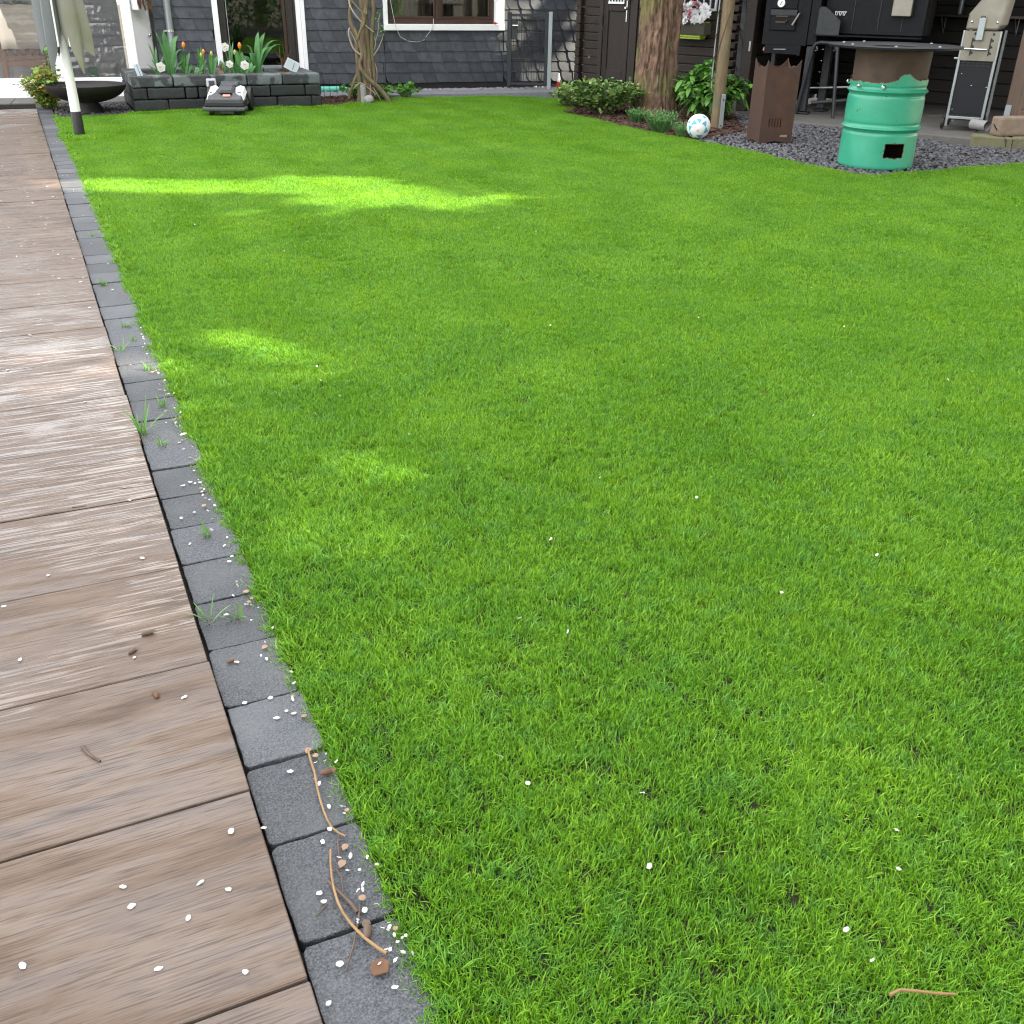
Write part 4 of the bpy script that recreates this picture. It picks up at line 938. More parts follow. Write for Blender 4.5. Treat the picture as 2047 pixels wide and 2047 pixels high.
for i in range(26): a = rb_.uniform(0,6.28); o.leaf((.1*math.cos(a), .06*math.sin(a), .01), (math.cos(a), math.sin(a), .5), (0,0,1), .09, .012, .5)
o.build('dry_leaves', 'dry_tan', br)
cq = PLp(585, 146, .16, plz+.0); cd = thing('notice_card', 'pale blue white card leaning crooked on the right end of the planter', 'card', (cq.x, cq.y, plz), PA)
MB().box((0, 0, .068), (.15,.006,.115), (.35,RAD(26),0)).build('card', 'card', cd); MB().box((.012,-.012,.058), (.004,.002,.075), (.35,RAD(20),0)).build('line', 'anthracite', cd)
cq = PLp(277, 146, .12, plz); ps = thing('plant_label', 'upright grey plastic plant label at the left corner of the planter', 'label', (cq.x, cq.y, plz), PA)
MB().box((0,0,.05), (.055,.004,.12), (.1,RAD(-14),0)).build('plate', 'card', ps); MB().box((.004,-.006,.05), (.004,.002,.11), (.1,RAD(-14),0)).build('line', 'anthracite', ps)
# charging tower on the planter face
cq = PLp(423, 172, -.03); ct = thing('charging_post', 'small grey sensor box on the planter wall behind the robot mower', 'sensor', (cq.x, cq.y, 0), PA)
ctz = PLp(423, 160, -.03).z
MB().box((0,0,ctz-.028), (.10,.05,.085)).build('housing', 'grey_white', ct, bevel=.012, seg=2); MB().box((.0,-.026,ctz-.03), (.06,.006,.05)).build('window', 'mower_grey', ct, bevel=.002)
MB().sphere((0,-.03,ctz-.048), .018, 12, 8, (1,.4,.6)).build('button', 'black', ct); MB().box((0,.0,(ctz-.07)/2), (.03,.022,ctz-.07)).build('stem', 'mower_dark', ct)

# ---------------- robot mower (front bumper to the camera)
mq = G(452, 230); mo = thing('robot_mower', 'grey robot lawn mower with white shoulder panels on the lawn by planter', 'robot mower', (mq.x, mq.y+.0, 0), RAD(6))
MW, ML = .42, .60    # -y is the front
def hull(o, sections):
    """loft of (y, halfwidth bottom, halfwidth top, z0, z1) sections"""
    vs, fs = [], []
    for (y, wb, wt, z0, z1) in sections: vs += [(-wb,y,z0),(-wt,y,z1),(wt,y,z1),(wb,y,z0)]
    for i in range(len(sections)-1):
        for j in range(4): a, b2 = i*4+j, i*4+(j+1) % 4; fs.append((a, a+4, b2+4, b2))
    fs += [(0,1,2,3), tuple(range(len(vs)-4, len(vs)))[::-1]]; o.add(vs, fs); return o
hull(MB(), [(-.01,.195,.165,.085,.155),(.10,.205,.165,.085,.205),(.30,.205,.155,.085,.235),(.48,.20,.14,.085,.225),(.58,.17,.12,.10,.19)]).build('body', 'mower_grey', mo, bevel=.012, seg=2)
hull(MB(), [(-.045,.20,.185,.085,.128),(.02,.212,.20,.085,.136),(.12,.214,.208,.085,.150)]).build('front_cover', 'mower_dark', mo, bevel=.008, seg=2)
hull(MB(), [(-.085,.205,.215,.045,.078),(-.02,.225,.225,.05,.084),(.05,.222,.222,.05,.084)]).build('bumper', 'mower_grey', mo, bevel=.010, seg=2)
for s in (-1, 1):
    q = [(s*.172,.06,.188),(s*.172,.30,.246),(s*.125,.34,.252),(s*.085,.26,.238),(s*.105,.10,.203),(s*.14,.055,.187)]
    o = MB(); n_ = len(q); vs = [Vector(p) + Vector((0,0,.004)) for p in q] + [Vector(p) + Vector((s*.02,0,-.05)) for p in q]
    f = [tuple(range(n_)) if s > 0 else tuple(range(n_))[::-1]] + [(i, i+n_, (i+1) % n_+n_, (i+1) % n_) if s > 0 else (i, (i+1) % n_, (i+1) % n_+n_, i+n_) for i in range(n_)]
    o.add(vs, f).build('shoulder_panel', 'white_paint', mo, bevel=.004)
    wh = MB(); k0 = len(wh.v); wh.lathe([(.02,-.03),(.115,-.03),(.12,-.018),(.12,.018),(.115,.03),(.02,.03)], 28)
    wh.v = [(s*.205 + v[2]*.7, .42 + v[0], .118 + v[1]) for v in wh.v]; wh.build('wheel', 'mower_dark', mo, smooth=True)
    fw = MB(); fw.lathe([(.01,-.02),(.042,-.02),(.045,0),(.042,.02),(.01,.02)], 18); fw.v = [(s*.135 + v[2], -.02 + v[0], .045 + v[1]) for v in fw.v]; fw.build('caster', 'black', mo, smooth=True)
hull(MB(), [(.08,.075,.06,.19,.222),(.18,.085,.07,.20,.262),(.30,.09,.075,.21,.272),(.38,.085,.065,.21,.262)]).build('top_hump', 'mower_grey', mo, bevel=.014, seg=2)
hull(MB(), [(.40,.10,.08,.21,.262),(.47,.11,.095,.215,.285),(.55,.10,.085,.21,.28)]).build('rear_cap', 'mower_grey', mo, bevel=.014, seg=2)
MB().box((.015,.082,.206), (.115,.05,.03), (.45,0,0)).build('handle_slot', 'black', mo); MB().box((.02,.036,.182), (.075,.035,.014), (.35,0,0)).build('stop_button', 'salmon', mo, bevel=.003)
MB().bx(-.16,.16,-.01,.45,.035,.085).build('chassis', 'black', mo); MB().bx(-.05,.10,-.075,-.03,.018,.05).build('grille', 'mower_dark', mo, bevel=.004)

# ---------------- hose, wire edging, vine
hq = G(668, 184); hs = MB().tube([(-.16,0,.035),(.06,.0,.035),(.14,.0,.034),(.18,.0,.03)], [.034,.034,.030,.016], 16).build('watering_tube', 'mint_hose', loc=hq, rot=(0,0,HA), smooth=True); tag(hs, 'mint green plastic tube lying behind the right end of the planter', 'tube')
we = thing('wire_edging', 'small dark wire edging fence next to the right planter end', 'fence', G(662, 202)); 
for x in (-.075,-.005,.075): MB().tube([(x,0,-.03),(x,0,.24)], .003, 5).build('wire', 'black', we)
MB().tube([(-.13,0,.235),(.085,0,.24)], .003, 5).build('wire', 'black', we)
vq = G(731, 203); vine = thing('old_vine', 'old climbing vine of several twisted grey brown stems before the house wall', 'vine', vq)
va = math.degrees(face(vq)); 
def vpx(x, y, d=0.0):
    s, z = W(x, y, vq, va); c, s_ = math.cos(RAD(va)), math.sin(RAD(va)); return (s*c - s_*d, s*s_ + c*d, z)
VX = lambda x, y: (660 + x/8.78, y/8.78)
def vs_(pts, rad, nm, m_, n_=10, jit=.3):
    P3 = [Vector(vpx(*VX(x, y), d)) for x, y, d in pts]
    # smooth the course
    fine_ = []
    for i in range(len(P3)-1):
        p0, p1, p2, p3 = P3[max(0,i-1)], P3[i], P3[i+1], P3[min(len(P3)-1,i+2)]
        for j in range(5):
            t = j/5; fine_.append(.5*((2*p1)+(p2-p0)*t+(2*p0-5*p1+4*p2-p3)*t*t+(3*p1-p0-3*p2+p3)*t**3))
    fine_.append(P3[-1]); k = len(fine_); rads = [(rad[0]+(rad[1]-rad[0])*i/(k-1))*(1+jit*.5*noise.noise(Vector((i*.7, rad[0]*100, len(pts))))) for i in range(k)]
    return MB().tube(fine_, rads, n_).build(nm, m_, vine, smooth=True)
vs_([(690,1760,0),(690,1500,0),(660,1150,0),(640,800,.02),(610,450,0),(580,150,0),(560,-150,0),(560,-700,0)], (.050,.042), 'trunk', 'bark_thin', 14)
vs_([(640,1700,-.02),(620,1300,-.02),(600,900,-.03),(560,650,-.03),(600,300,-.03),(640,0,-.02),(640,-700,0)], (.036,.028), 'stem', 'bark_thin')
vs_([(520,1790,0),(520,1500,0),(500,1200,-.02),(470,900,-.02),(440,620,0),(370,430,0),(345,250,0),(370,0,0),(380,-600,0)], (.032,.018), 'stem', 'bark_thin')
vs_([(1040,1800,-.06),(980,1680,-.06),(850,1530,-.06),(700,1400,-.07),(580,1260,-.07),(520,1120,-.05),(560,950,-.05),(500,700,-.04),(420,480,0)], (.028,.018), 'stem', 'bark_thin')
vs_([(330,1730,0),(380,1560,0),(430,1400,-.01),(500,1230,-.02),(560,1000,-.04)], (.018,.016), 'stem', 'bark_thin')
vs_([(780,1640,0),(770,1300,.0),(735,900,.01),(740,500,.0),(760,200,0),(740,-100,0),(740,-700,0)], (.022,.030), 'stem', 'bark_thin')
vs_([(540,960,-.06),(420,860,-.06),(350,700,-.05),(325,550,-.05),(345,490,-.03)], (.010,.009), 'stem', 'twig_pale', 7)
vs_([(760,560,-.03),(560,390,-.05),(430,240,-.05),(345,90,-.03),(330,-60,0)], (.008,.010), 'stem', 'twig_pale', 7)
vs_([(350,540,-.03),(420,670,-.03),(500,830,-.03)], (.007,.006), 'stem', 'twig_pale', 6)
vs_([(385,20,-.02),(520,170,-.05),(640,240,-.06),(620,60,-.05)], (.010,.009), 'stem', 'bark_thin', 7)
vs_([(480,700,-.05),(520,560,-.05),(600,380,-.06),(560,200,-.05)], (.016,.014), 'stem', 'bark_thin', 8)
for a in (((740,1010,0),(830,870,-.02),(900,720,-.02),(940,580,-.02)), ((770,640,0),(800,760,0),(760,900,0)), ((800,700,0),(840,560,-.01),(850,400,-.02),(870,240,-.02)), ((710,790,0),(745,730,0)), ((760,1040,0),(820,1250,0),(810,1480,0)), ((700,1690,-.05),(710,1400,-.05),(690,1200,-.05))):
    vs_(list(a), (.006,.004), 'shoot', 'twig_pale', 5, 0)
vs_([(410,1550,-.05),(470,1490,-.05),(540,1450,-.05),(660,1530,-.06),(800,1640,-.06)], (.006,.007), 'shoot', 'twig_pale', 6)
vs_([(750,1520,-.05),(830,1650,-.06),(880,1740,-.06)], (.006,.005), 'shoot', 'twig_pale', 6)
o = MB()
for i in range(34):
    cx, cy = rb_.choice(((905,480),(955,560),(900,570),(850,640),(870,240),(820,385))); p = vpx(*VX(cx+rb_.gauss(0,22), cy+rb_.gauss(0,22)), -.02); o.leaf(p, (rb_.gauss(0,.6), rb_.gauss(0,.6), .8), (0,0,1), .028, .016, .2)
stuff(o.build('young_leaves', 'leaf_lav', vine))
q = vpx(*VX(590,1750), -.07); cp = MB().lathe([(.035,0),(.035,.20),(.026,.20),(.026,.19)], 20).build('clay_pipe', 'pot_grey', loc=(vq.x+q[0], vq.y+q[1], -.01), smooth=True); tag(cp, 'short upright grey pipe at the foot of the old vine', 'pipe')
q = vpx(*VX(680,1745), -.12); rk = MB().sphere((0,0,.045), .055, 12, 9, (1,.85,.85))
rk.v = [tuple(Vector(v) + noise.noise_vector(Vector(v)*14)*.014) for v in rk.v]; rko = rk.build('rock', 'pot_grey', loc=(vq.x+q[0], vq.y+q[1], -.01), smooth=True); tag(rko, 'rounded grey stone at the foot of the old vine', 'rock')
for i, (px, py, rx, lab) in enumerate(((705,196,.20,'low green ground cover left of the old vine'), (765,199,.16,'low green ground cover right of the old vine trunk'), (812,194,.22,'sprawling green weeds at the lawn edge right of the vine'))):
    shrub('ground_cover', lab, 'ground cover', G(px, py), 170, rx, .12, .12, .01, .045, .030, (('leaf_mid', 1.0),), 10, 50+i, .6)
VB = xy(G(655,211), G(700,203), G(790,194), HP(-1.2,.75), HP(-1.95,.70), HP(-2.0,.3), HP(-2.3,.9))
struct(MB().add([(x, y, -.014) for x, y in VB], [tuple(range(len(VB)))]).build('vine_bed', 'soil')); scatter('vine_mulch', VB, 500, .04, -.01, 'mulch', 'brown bark chips at the foot of the old vine', 'mulch', flat=.35, long=1.7, seed=9)

# ---------------- garden gate, cone
gl0, gr0 = Vector((-.135, 14.30, 0)), Vector((.40, 14.28, 0)); ga = math.atan2(gr0.y-gl0.y, gr0.x-gl0.x); gw = (gr0-gl0).length
def gz(px, py): return W(px, py, gl0, math.degrees(ga))[1]
g0, g1 = gz(1020,169), gz(1060,28)
gate = thing('garden_gate', 'anthracite double wire mesh garden gate before the sunlit slates', 'gate', gl0, ga)
MB().bx(-.028,.028,-.025,.025,g0-.02,g1+.02).build('stile', 'dark_metal', gate, bevel=.003); MB().bx(gw-.075,gw-.03,-.02,.02,g0,g1+.01).build('stile', 'dark_metal', gate, bevel=.003)
MB().bx(.028,gw-.075,-.018,.018,g0,g0+.03).build('rail', 'dark_metal', gate); MB().bx(.028,gw-.075,-.018,.018,g1-.03,g1).build('rail', 'dark_metal', gate)
for i in range(12): x = .055 + (gw-.155)*i/11; MB().tube([(x,0,g0+.03),(x,0,g1-.03)], .0032, 5).build('wire', 'dark_metal', gate)
for i in range(1, 6):
    z = g0 + (g1-g0)*i/5.4
    for s in (-.007,.007): MB().tube([(.028,s,z),(gw-.075,s,z)], .0042, 5).build('wire', 'dark_metal', gate)
lk = MB().bx(.028,.105,-.022,.022,g1-.30,g1-.06).build('lock_box', 'dark_metal', gate, bevel=.004); MB().tube([(.045,-.025,g1-.135),(.045,-.055,g1-.135),(.11,-.055,g1-.135)], .010, 8).build('handle', 'bright_steel', lk, smooth=True)
gp = MB().bx(gw-.028,gw+.022,-.025,.025,-.05,g1+.03).build('gate_post', 'zinc', loc=gl0, rot=(0,0,ga), bevel=.003); tag(gp, 'pale sunlit square post at the right edge of the wire gate', 'post')
lp0 = G(1156, 181); lpo = MB().bx(-.022,.022,-.02,.02,-.05,.93).build('latch_post', 'dark_metal', loc=lp0, bevel=.003); tag(lpo, 'slim dark metal post beside the corner of the log shed', 'post')
cq = HP(1.50,.10); cn = thing('warning_cone', 'small red and white cone standing beside the garden gate', 'cone', (cq.x, cq.y, .0))
MB().lathe([(.045,0),(.045,.02),(.034,.02),(.026,.075)], 16).build('base', 'red', cn, smooth=True); MB().lathe([(.0258,.0755),(.012,.16),(.008,.175)], 16).build('tip', 'white_paint', cn, smooth=True)

# ---------------- big tree
tq = Vector((1.50, 11.86, 0)); tree = thing('tree', 'thick old tree trunk with deeply furrowed red brown and mossy bark', 'tree', tq)
NA, NZ = 150, 150; vs, fs = [], []; TH_ = 3.4
for j in range(NZ+1):
    z = -.05 + (TH_+.05)*(j/NZ)**1.35
    for i in range(NA):
        a = 2*math.pi*i/NA; ca, sa = math.cos(a), math.sin(a)
        R_ = .222 + .055*math.exp(-max(0, z)/.16) - .010*min(z, 1.2) + .018*math.sin(3*a+.8+z*.5)*math.exp(-z*.5) + .010*math.sin(2*a+1.6*z)
        rid = noise.noise(Vector((ca*3.6+.5*noise.noise(Vector((ca*2,sa*2,z*2))), sa*3.6, z*1.1))); rid2 = noise.noise(Vector((ca*7, sa*7, z*5+4))); fin = noise.noise(Vector((ca*15, sa*15, z*16)))
        R_ += -.036*max(0, .22-abs(rid))/.22 + .022*rid2 + .011*fin
        vs.append((R_*ca, R_*sa, z))
for j in range(NZ):
    for i in range(NA): a, b2 = j*NA+i, j*NA+(i+1) % NA; fs.append((a, b2, b2+NA, a+NA))
MB().add(vs, fs).build('trunk', 'bark', tree, smooth=True)
lim = MB()
for i in range(7):
    a = i*.9+.3; el = U(.5,1.1); L = U(1.2,2.0); d = Vector((math.cos(a)*math.cos(el), math.sin(a)*math.cos(el), math.sin(el)))
    p0 = Vector((0,0,3.1)); lim.tube([p0, p0+d*L*.5+Vector((0,0,.1)), p0+d*L+Vector((0,0,.4))], [.10,.06,.02], 8)
lim.build('limbs', 'bark', tree, smooth=True)
cw = MB(); rt_ = random.Random(77)
for i in range(2600):
    a = Vector((rt_.gauss(0,1), rt_.gauss(0,1), rt_.gauss(0,.8))); a = a.normalized()*rt_.uniform(.45,1)**.6
    cw.leaf((a.x*1.9, a.y*1.9, 4.5+a.z*1.1), (rt_.gauss(0,1), rt_.gauss(0,1), rt_.gauss(-.2,.5)), (0,0,1), .13, .075, .2, 2)
stuff(cw.build('crown', 'leaf_tree', tree))

# ---------------- round post with bracket, cable and rod
oq = G(1431, 254); pr = .057; post = thing('wooden_post', 'round weathered wooden post with steel foot strap beside the ball', 'post', oq)
pm = MB(); vs, fs = [], []; NA, NZ = 40, 60
for j in range(NZ+1):
    z = -.03 + 2.6*j/NZ
    for i in range(NA): a = 2*math.pi*i/NA; R_ = pr*(1+.05*noise.noise(Vector((math.cos(a)*2.5, math.sin(a)*2.5, z*.6))) + .02*noise.noise(Vector((math.cos(a)*9, math.sin(a)*9, z*2)))); vs.append((R_*math.cos(a), R_*math.sin(a), z))
for j in range(NZ):
    for i in range(NA): a, b2 = j*NA+i, j*NA+(i+1) % NA; fs.append((a, b2, b2+NA, a+NA))
pm.add(vs, fs).build('pole', 'post_wood', post, smooth=True)
fa_ = face(oq); st = MB().box((.026,-.063,.145), (.042,.006,.33)).build('foot_strap', 'zinc', post, bevel=.002, rot=(0,0,fa_+.35)); MB().sphere((.026,-.069,.26), .007, 8, 6).sphere((.026,-.069,.02), .007, 8, 6).build('screw', 'dark_metal', st)
tw_ = []
for i in range(40): t = i/39; a = fa_ - 2.6 + 2.6*t*1.0; tw_.append((.061*math.cos(a-.6), .061*math.sin(a-.6), .55+.62*t))
tag(MB().tube([(x+oq.x, y+oq.y, z) for x, y, z in tw_], .004, 5).build('wrapped_wire', 'twig_dark', smooth=True), 'thin brown wire wound around the round wooden post', 'wire')
rd = thing('light_string', 'dark string of lights on a thin rod left of the wooden post', 'string lights', oq)
c_, s_ = math.cos(fa_), math.sin(fa_)
def rl(x, y, z): return (x*c_-y*s_, x*s_+y*c_, z)
MB().tube([rl(-.085,-.02,.36), rl(-.09,-.02,.7), rl(-.075,-.02,2.3)], .006, 8).build('rod', 'pot_grey', rd, smooth=True)
ls = MB(); prev = None; pts_ = []
for i in range(120): z = .30 + i*.017; pts_.append(rl(-.088+.013*math.cos(i*.55), -.02+.013*math.sin(i*.55), z))
MB().tube(pts_, .0035, 5).build('cable', 'black', rd); o = MB()
for i in range(0, 120, 6): x, y, z = pts_[i]; o.tube([(x,y,z),(x+.004,y-.012,z+.010)], [.006,.004], 6)
o.build('light_string_bulbs', 'leaf_dark', rd)

# ---------------- bushes in the bed
shrub('variegated_bush', 'low spreading bush with green and cream leaves left of the trunk', 'bush', Vector((.92,11.62,0)), 2600, .50, .42, .30, .05, .050, .024, (('leaf_varieg', .7), ('leaf_dark', .3)), 60, 61, .5, .3)
shrub('variegated_bush', 'edge of the low green bush reaching towards the paved path', 'bush', Vector((.62,12.25,0)), 800, .28, .40, .20, .03, .050, .024, (('leaf_varieg', .75), ('leaf_dark', .25)), 26, 62, .5, .3)
shrub('leafy_perennial', 'bushy bright green perennial with broad pointed leaves behind the post', 'perennial', Vector((2.02,11.20,0)), 900, .40, .30, .50, .05, .11, .034, (('leaf_mid', .8), ('leaf_dark', .2)), 34, 63, .35, .7, k=4)
shrub('small_shrub', 'small dark shrub right behind the tree trunk', 'shrub', Vector((1.86,11.75,0)), 240, .20, .16, .34, .03, .05, .026, (('leaf_dark', 1.0),), 12, 64)
def tuft(loc, lab, rad, h, n, seed):
    r = random.Random(seed); t = thing('lavender_tuft', lab, 'lavender', loc, 0, 'lavender in the bark mulch'); o = MB()
    for i in range(n):
        a = r.uniform(0,6.28); q = rad*math.sqrt(r.random()); p = Vector((q*.5*math.cos(a), q*.5*math.sin(a), 0)); d = Vector((math.cos(a)*q/rad*.75, math.sin(a)*q/rad*.75, 1)).normalized()
        L = h*r.uniform(.6,1.05); tip = p + d*L; o.tube([p, tip], [.0022,.0012], 3)
        for j in range(9):
            f = .25+.75*j/8; o.leaf(p+d*L*f, (r.gauss(0,1), r.gauss(0,1), .9), (0,0,1), .032, .0055, .1, 2)
    stuff(o.build('foliage', 'leaf_lav', t)); return t
tuft(G(1272,243), 'small round lavender tuft nearest to the trunk', .10, .14, 70, 1)
tuft(G(1320,262), 'largest lavender tuft in the middle of the mulch', .16, .19, 130, 2)
tuft(G(1363,272), 'small loose lavender tuft just left of the ball', .08, .13, 45, 3)

# ---------------- ball
bq = G(1394, 277); BR = .108; bd = Vector((bq.x, bq.y, 0)).normalized(); bc_ = bq + bd*.02; ball = thing('ball', 'white football with blue triangles lying at the edge of the lawn', 'ball', (bc_.x, bc_.y, 0))
MB().sphere((0,0,BR-.004), BR, 48, 32).build('shell', 'flower_white', ball, smooth=True)
vd = (Vector((0,0,CAM_H)) - Vector((bc_.x, bc_.y, BR))).normalized(); e1 = vd.cross(Vector((0,0,1))).normalized(); e2 = e1.cross(vd)*1.0
e1 = -e1 if e1.x < 0 else e1
def bpatch(u, v, ang, s):
    w_ = math.sqrt(max(0, 1-u*u-v*v)); cpt = (e1*u + e2*v + vd*w_).normalized(); t1 = (e2 - cpt*cpt.dot(e2)).normalized(); t2 = cpt.cross(t1); o = MB(); vs = []
    tri = [(s*math.cos(ang+k*2.094)*(1.25 if k == 0 else .95), s*math.sin(ang+k*2.094)*(1.25 if k == 0 else .95)) for k in range(3)]; N = 5; idx = {}; fs = []
    for i in range(N+1):
        for j in range(N+1-i):
            a, b2 = i/N, j/N; c2 = 1-a-b2; x = tri[0][0]*a+tri[1][0]*b2+tri[2][0]*c2; y = tri[0][1]*a+tri[1][1]*b2+tri[2][1]*c2
            idx[(i,j)] = len(vs); vs.append((cpt + t1*x + t2*y).normalized()*BR*1.004 + Vector((0,0,BR-.004)))
    for i in range(N):
        for j in range(N-i):
            fs.append((idx[(i,j)], idx[(i+1,j)], idx[(i,j+1)]))
            if i+j < N-1: fs.append((idx[(i+1,j)], idx[(i+1,j+1)], idx[(i,j+1)]))
    o.add(vs, fs).build('printed_triangle', 'cyan', ball, smooth=True)
for u, v, a, s in ((-.38,.30,2.2,.17),(.05,.46,1.0,.15),(.50,.22,-.6,.17),(-.72,-.10,2.9,.16),(-.62,-.66,3.6,.17),(.66,-.34,.3,.18),(.18,-.80,1.2,.19),(.42,.74,.4,.13),(-.80,.36,1.7,.12),(-.15,-.93,2,.12)): bpatch(u, v, a, s*1.75)
o = MB(); c0_ = (e1*-.02 + e2*-.34 + vd*.93).normalized()
for k in range(2): 
    t1 = e2; t2 = e1; R1 = .05+.05*k
    o.tube([(c0_ + t1*R1*math.sin(a)+t2*R1*math.cos(a)).normalized()*BR*1.003 + Vector((0,0,BR-.004)) for a in [i*.42 for i in range(16)]], .0016, 4)
o.build('printed_emblem', 'salmon', ball)
# ---------------- corten fire column
k1, k2 = G(1516, 288), G(1579, 287); ka = math.atan2(k2.y-k1.y, k2.x-k1.x); kw = (k2-k1).length; kd = .27
kz = W(1600, 120, k1, math.degrees(ka))[1]; kv = kz - .075
colm = thing('fire_column', 'rusty square steel fire column with pointed top edge and slots', 'fire column', k1, ka)
KW = kw*1.02
def top_edge(t):          # valley between two pointed corners, with shoulders
    return kv + (kz-kv)*max(0, (abs(t-.5)*2)**3.2) + .018*math.exp(-((t-.5)/.16)**2)*1.2
def side_plate(nm, fn, slots=False, arch=.0):
    N = 28; o = MB(); outer, inner = [], []
    top = [(KW*i/N, top_edge(i/N)) for i in range(N+1)]; bot = [(KW*i/N, (.028*math.sin(math.pi*min(1, max(0, (i/N-.15)/.7))) if arch else 0)) for i in range(N+1)]
    def panel(x0, x1, z0, z1): o.bx(x0, x1, 0, .004, z0, z1)
    sl = [(.075+.027*i, .084+.027*i, .14, .215) for i in range(5)] if slots else []
    xs = sorted(set([0, KW] + [q for s in sl for q in s[:2]])); 
    vs, fs = [], []
    # build as vertical strips so that the slots are real holes
    brk = sorted(set([KW*i/N for i in range(N+1)] + [q for s in sl for q in s[:2]]))
    def tz(x): return top_edge(x/KW)
    def bz(x): t = x/KW; return arch*math.sin(math.pi*min(1, max(0, (t-.12)/.76)))
    for a, b2 in zip(brk[:-1], brk[1:]):
        hole = next((s for s in sl if a >= s[0]-1e-6 and b2 <= s[1]+1e-6), None)
        parts = [((bz(a), bz(b2)), (tz(a), tz(b2)))] if not hole else [((bz(a), bz(b2)), (hole[2], hole[2])), ((hole[3], hole[3]), (tz(a), tz(b2)))]
        for (lo0, lo1), (hi0, hi1) in parts:
            k = len(vs); vs += [(a,0,lo0),(b2,0,lo1),(b2,0,hi1),(a,0,hi0),(a,.005,lo0),(b2,.005,lo1),(b2,.005,hi1),(a,.005,hi0)]
            fs += [tuple(i+k for i in f) for f in ((0,1,2,3),(7,6,5,4),(0,4,5,1),(1,5,6,2),(2,6,7,3),(3,7,4,0))]
    o.add([fn(*v) for v in vs], fs); return o.build(nm, 'corten', colm)
side_plate('front_plate', lambda x, y, z: (x, y, z), True, .022)
side_plate('back_plate', lambda x, y, z: (KW-x, kd-y, z), False, .022)
side_plate('side_plate', lambda x, y, z: (y, .006+(KW-x)*(kd-.012)/KW, z), False, .022)
side_plate('side_plate', lambda x, y, z: (KW-y, .006+x*(kd-.012)/KW, z), False, .022)
MB().tube([(.0,.0,.0),(.0,.0,kz-.012)], .0045, 6).build('corner_seam', 'corten', colm); MB().bx(.006,KW-.006,.006,kd-.006,.10,.104).build('ash_floor', 'rust', colm)
MB().bx(KW*.63, KW*.85, -.003, -.0005, .055, .075).build('name_plate', 'dry_tan', colm, bevel=.001)

# ---------------- mint drum with fire plate
df = G(1745, 340); dn = Vector((df.x, df.y, 0)).normalized(); DR = .288; dc = df + dn*DR; drum = thing('oil_drum_grill', 'mint green cut oil drum grill with rusty upper part on gravel', 'drum', dc, face(dc))
def dz(py, px=1745): return Zat(px, py, df)
zr1, zr2, zt, ztop = dz(259), dz(184), dz(165), dz(98)
NA = 400; zs = [0, .006, .018, .03]
def rad_at(z):
    R_ = DR
    for zr in (zr1, zr2): R_ += .016*math.exp(-((z-zr)/.010)**2) - .007*math.exp(-((z-zr+.030)/.010)**2) - .004*math.exp(-((z-zr-.030)/.010)**2)
    if z < .02: R_ -= .006*(1-z/.02)
    return R_
zlist = sorted(set([0,.008,.02] + [zr1 + .005*i for i in range(-10,11)] + [zr2 + .005*i for i in range(-10,8)] + [.02+(zr1-.07)*i/70 for i in range(71)] + [zr1+.05+(zr2-zr1-.1)*i/14 for i in range(15)]))
zlist = [z for z in zlist if z <= zr2 + .04]
# local frame: -y faces the camera, a = -pi/2 is the front
def torn(a):      # torn upper rim, higher towards the right
    f = math.cos(a); base = zt + .0
    hump = .045*math.exp(-((a+math.pi/2-.42)/.28)**2) + .022*(1 if a+math.pi/2 > .25 else 0)
    return base + hump + .010*noise.noise(Vector((math.cos(a)*9, math.sin(a)*9, 1))) + .005*noise.noise(Vector((math.cos(a)*40, math.sin(a)*40, 2)))
hx0, hz1 = 1765, dz(287); hz0 = dz(315)
def ang_of(px, py):
    s, z = W(px, py, df, math.degrees(face(dc))); return -math.pi/2 + math.asin(max(-1, min(1, s/DR)))
ha0, ha1 = ang_of(1768, 300), ang_of(1806, 300)
zlist += [zlist[-1] + .006*i for i in range(1, 22)]
vs, fs, mi_ = [], [], []
for z in zlist:
    for i in range(NA): a = 2*math.pi*i/NA - math.pi; R_ = rad_at(z) + .0035*noise.noise(Vector((math.cos(a)*2.2, math.sin(a)*2.2, z*6))); vs.append([R_*math.cos(a), R_*math.sin(a), z])
def hole(a, z):
    j = .012*noise.noise(Vector((a*14, z*30, 3))); j2 = .06*noise.noise(Vector((a*5, z*40, 8)))
    return ha0 + j2*.5 < a < ha1 + j2*.3 and hz0 + j < z < hz1 + j*.3
MZ = len(zlist); o = MB()
keep = {}
for j in range(MZ-1):
    for i in range(NA):
        a = 2*math.pi*(i+.5)/NA - math.pi; z = (zlist[j]+zlist[j+1])/2; keep[(j,i)] = not hole(a, z) and z < torn(a)
for j in range(MZ-1):
    for i in range(NA):
        if not keep[(j,i)]: continue
        edge = any(not keep.get((j+dj, (i+di) % NA), True) for dj, di in ((1,0),(-1,0),(0,1),(0,-1))) or (j == MZ-2)
        o.m = 1 if edge else 0; a, b2 = j*NA+i, j*NA+(i+1) % NA; o.f.append((a, b2, b2+NA, a+NA)); o.mi.append(o.m)
o.v = [tuple(v) for v in vs]; sh = o.build('shell', ['mint', 'rust_edge', 'rust', 'rust'], drum, smooth=True); sh.modifiers.new('s','SOLIDIFY').thickness = .004; sh.modifiers['s'].material_offset = 2; sh.modifiers['s'].offset = -1
MB().lathe([(DR-.014, zr2-.02), (DR-.012, zt), (DR-.006, ztop)], 96, (0,0,0), False, False).build('rusty_collar', 'rust', drum, smooth=True)
MB().lathe([(.001,.03),(DR-.012,.03)], 48, (0,0,0), False, False).build('inner_floor', 'rust_edge', drum)
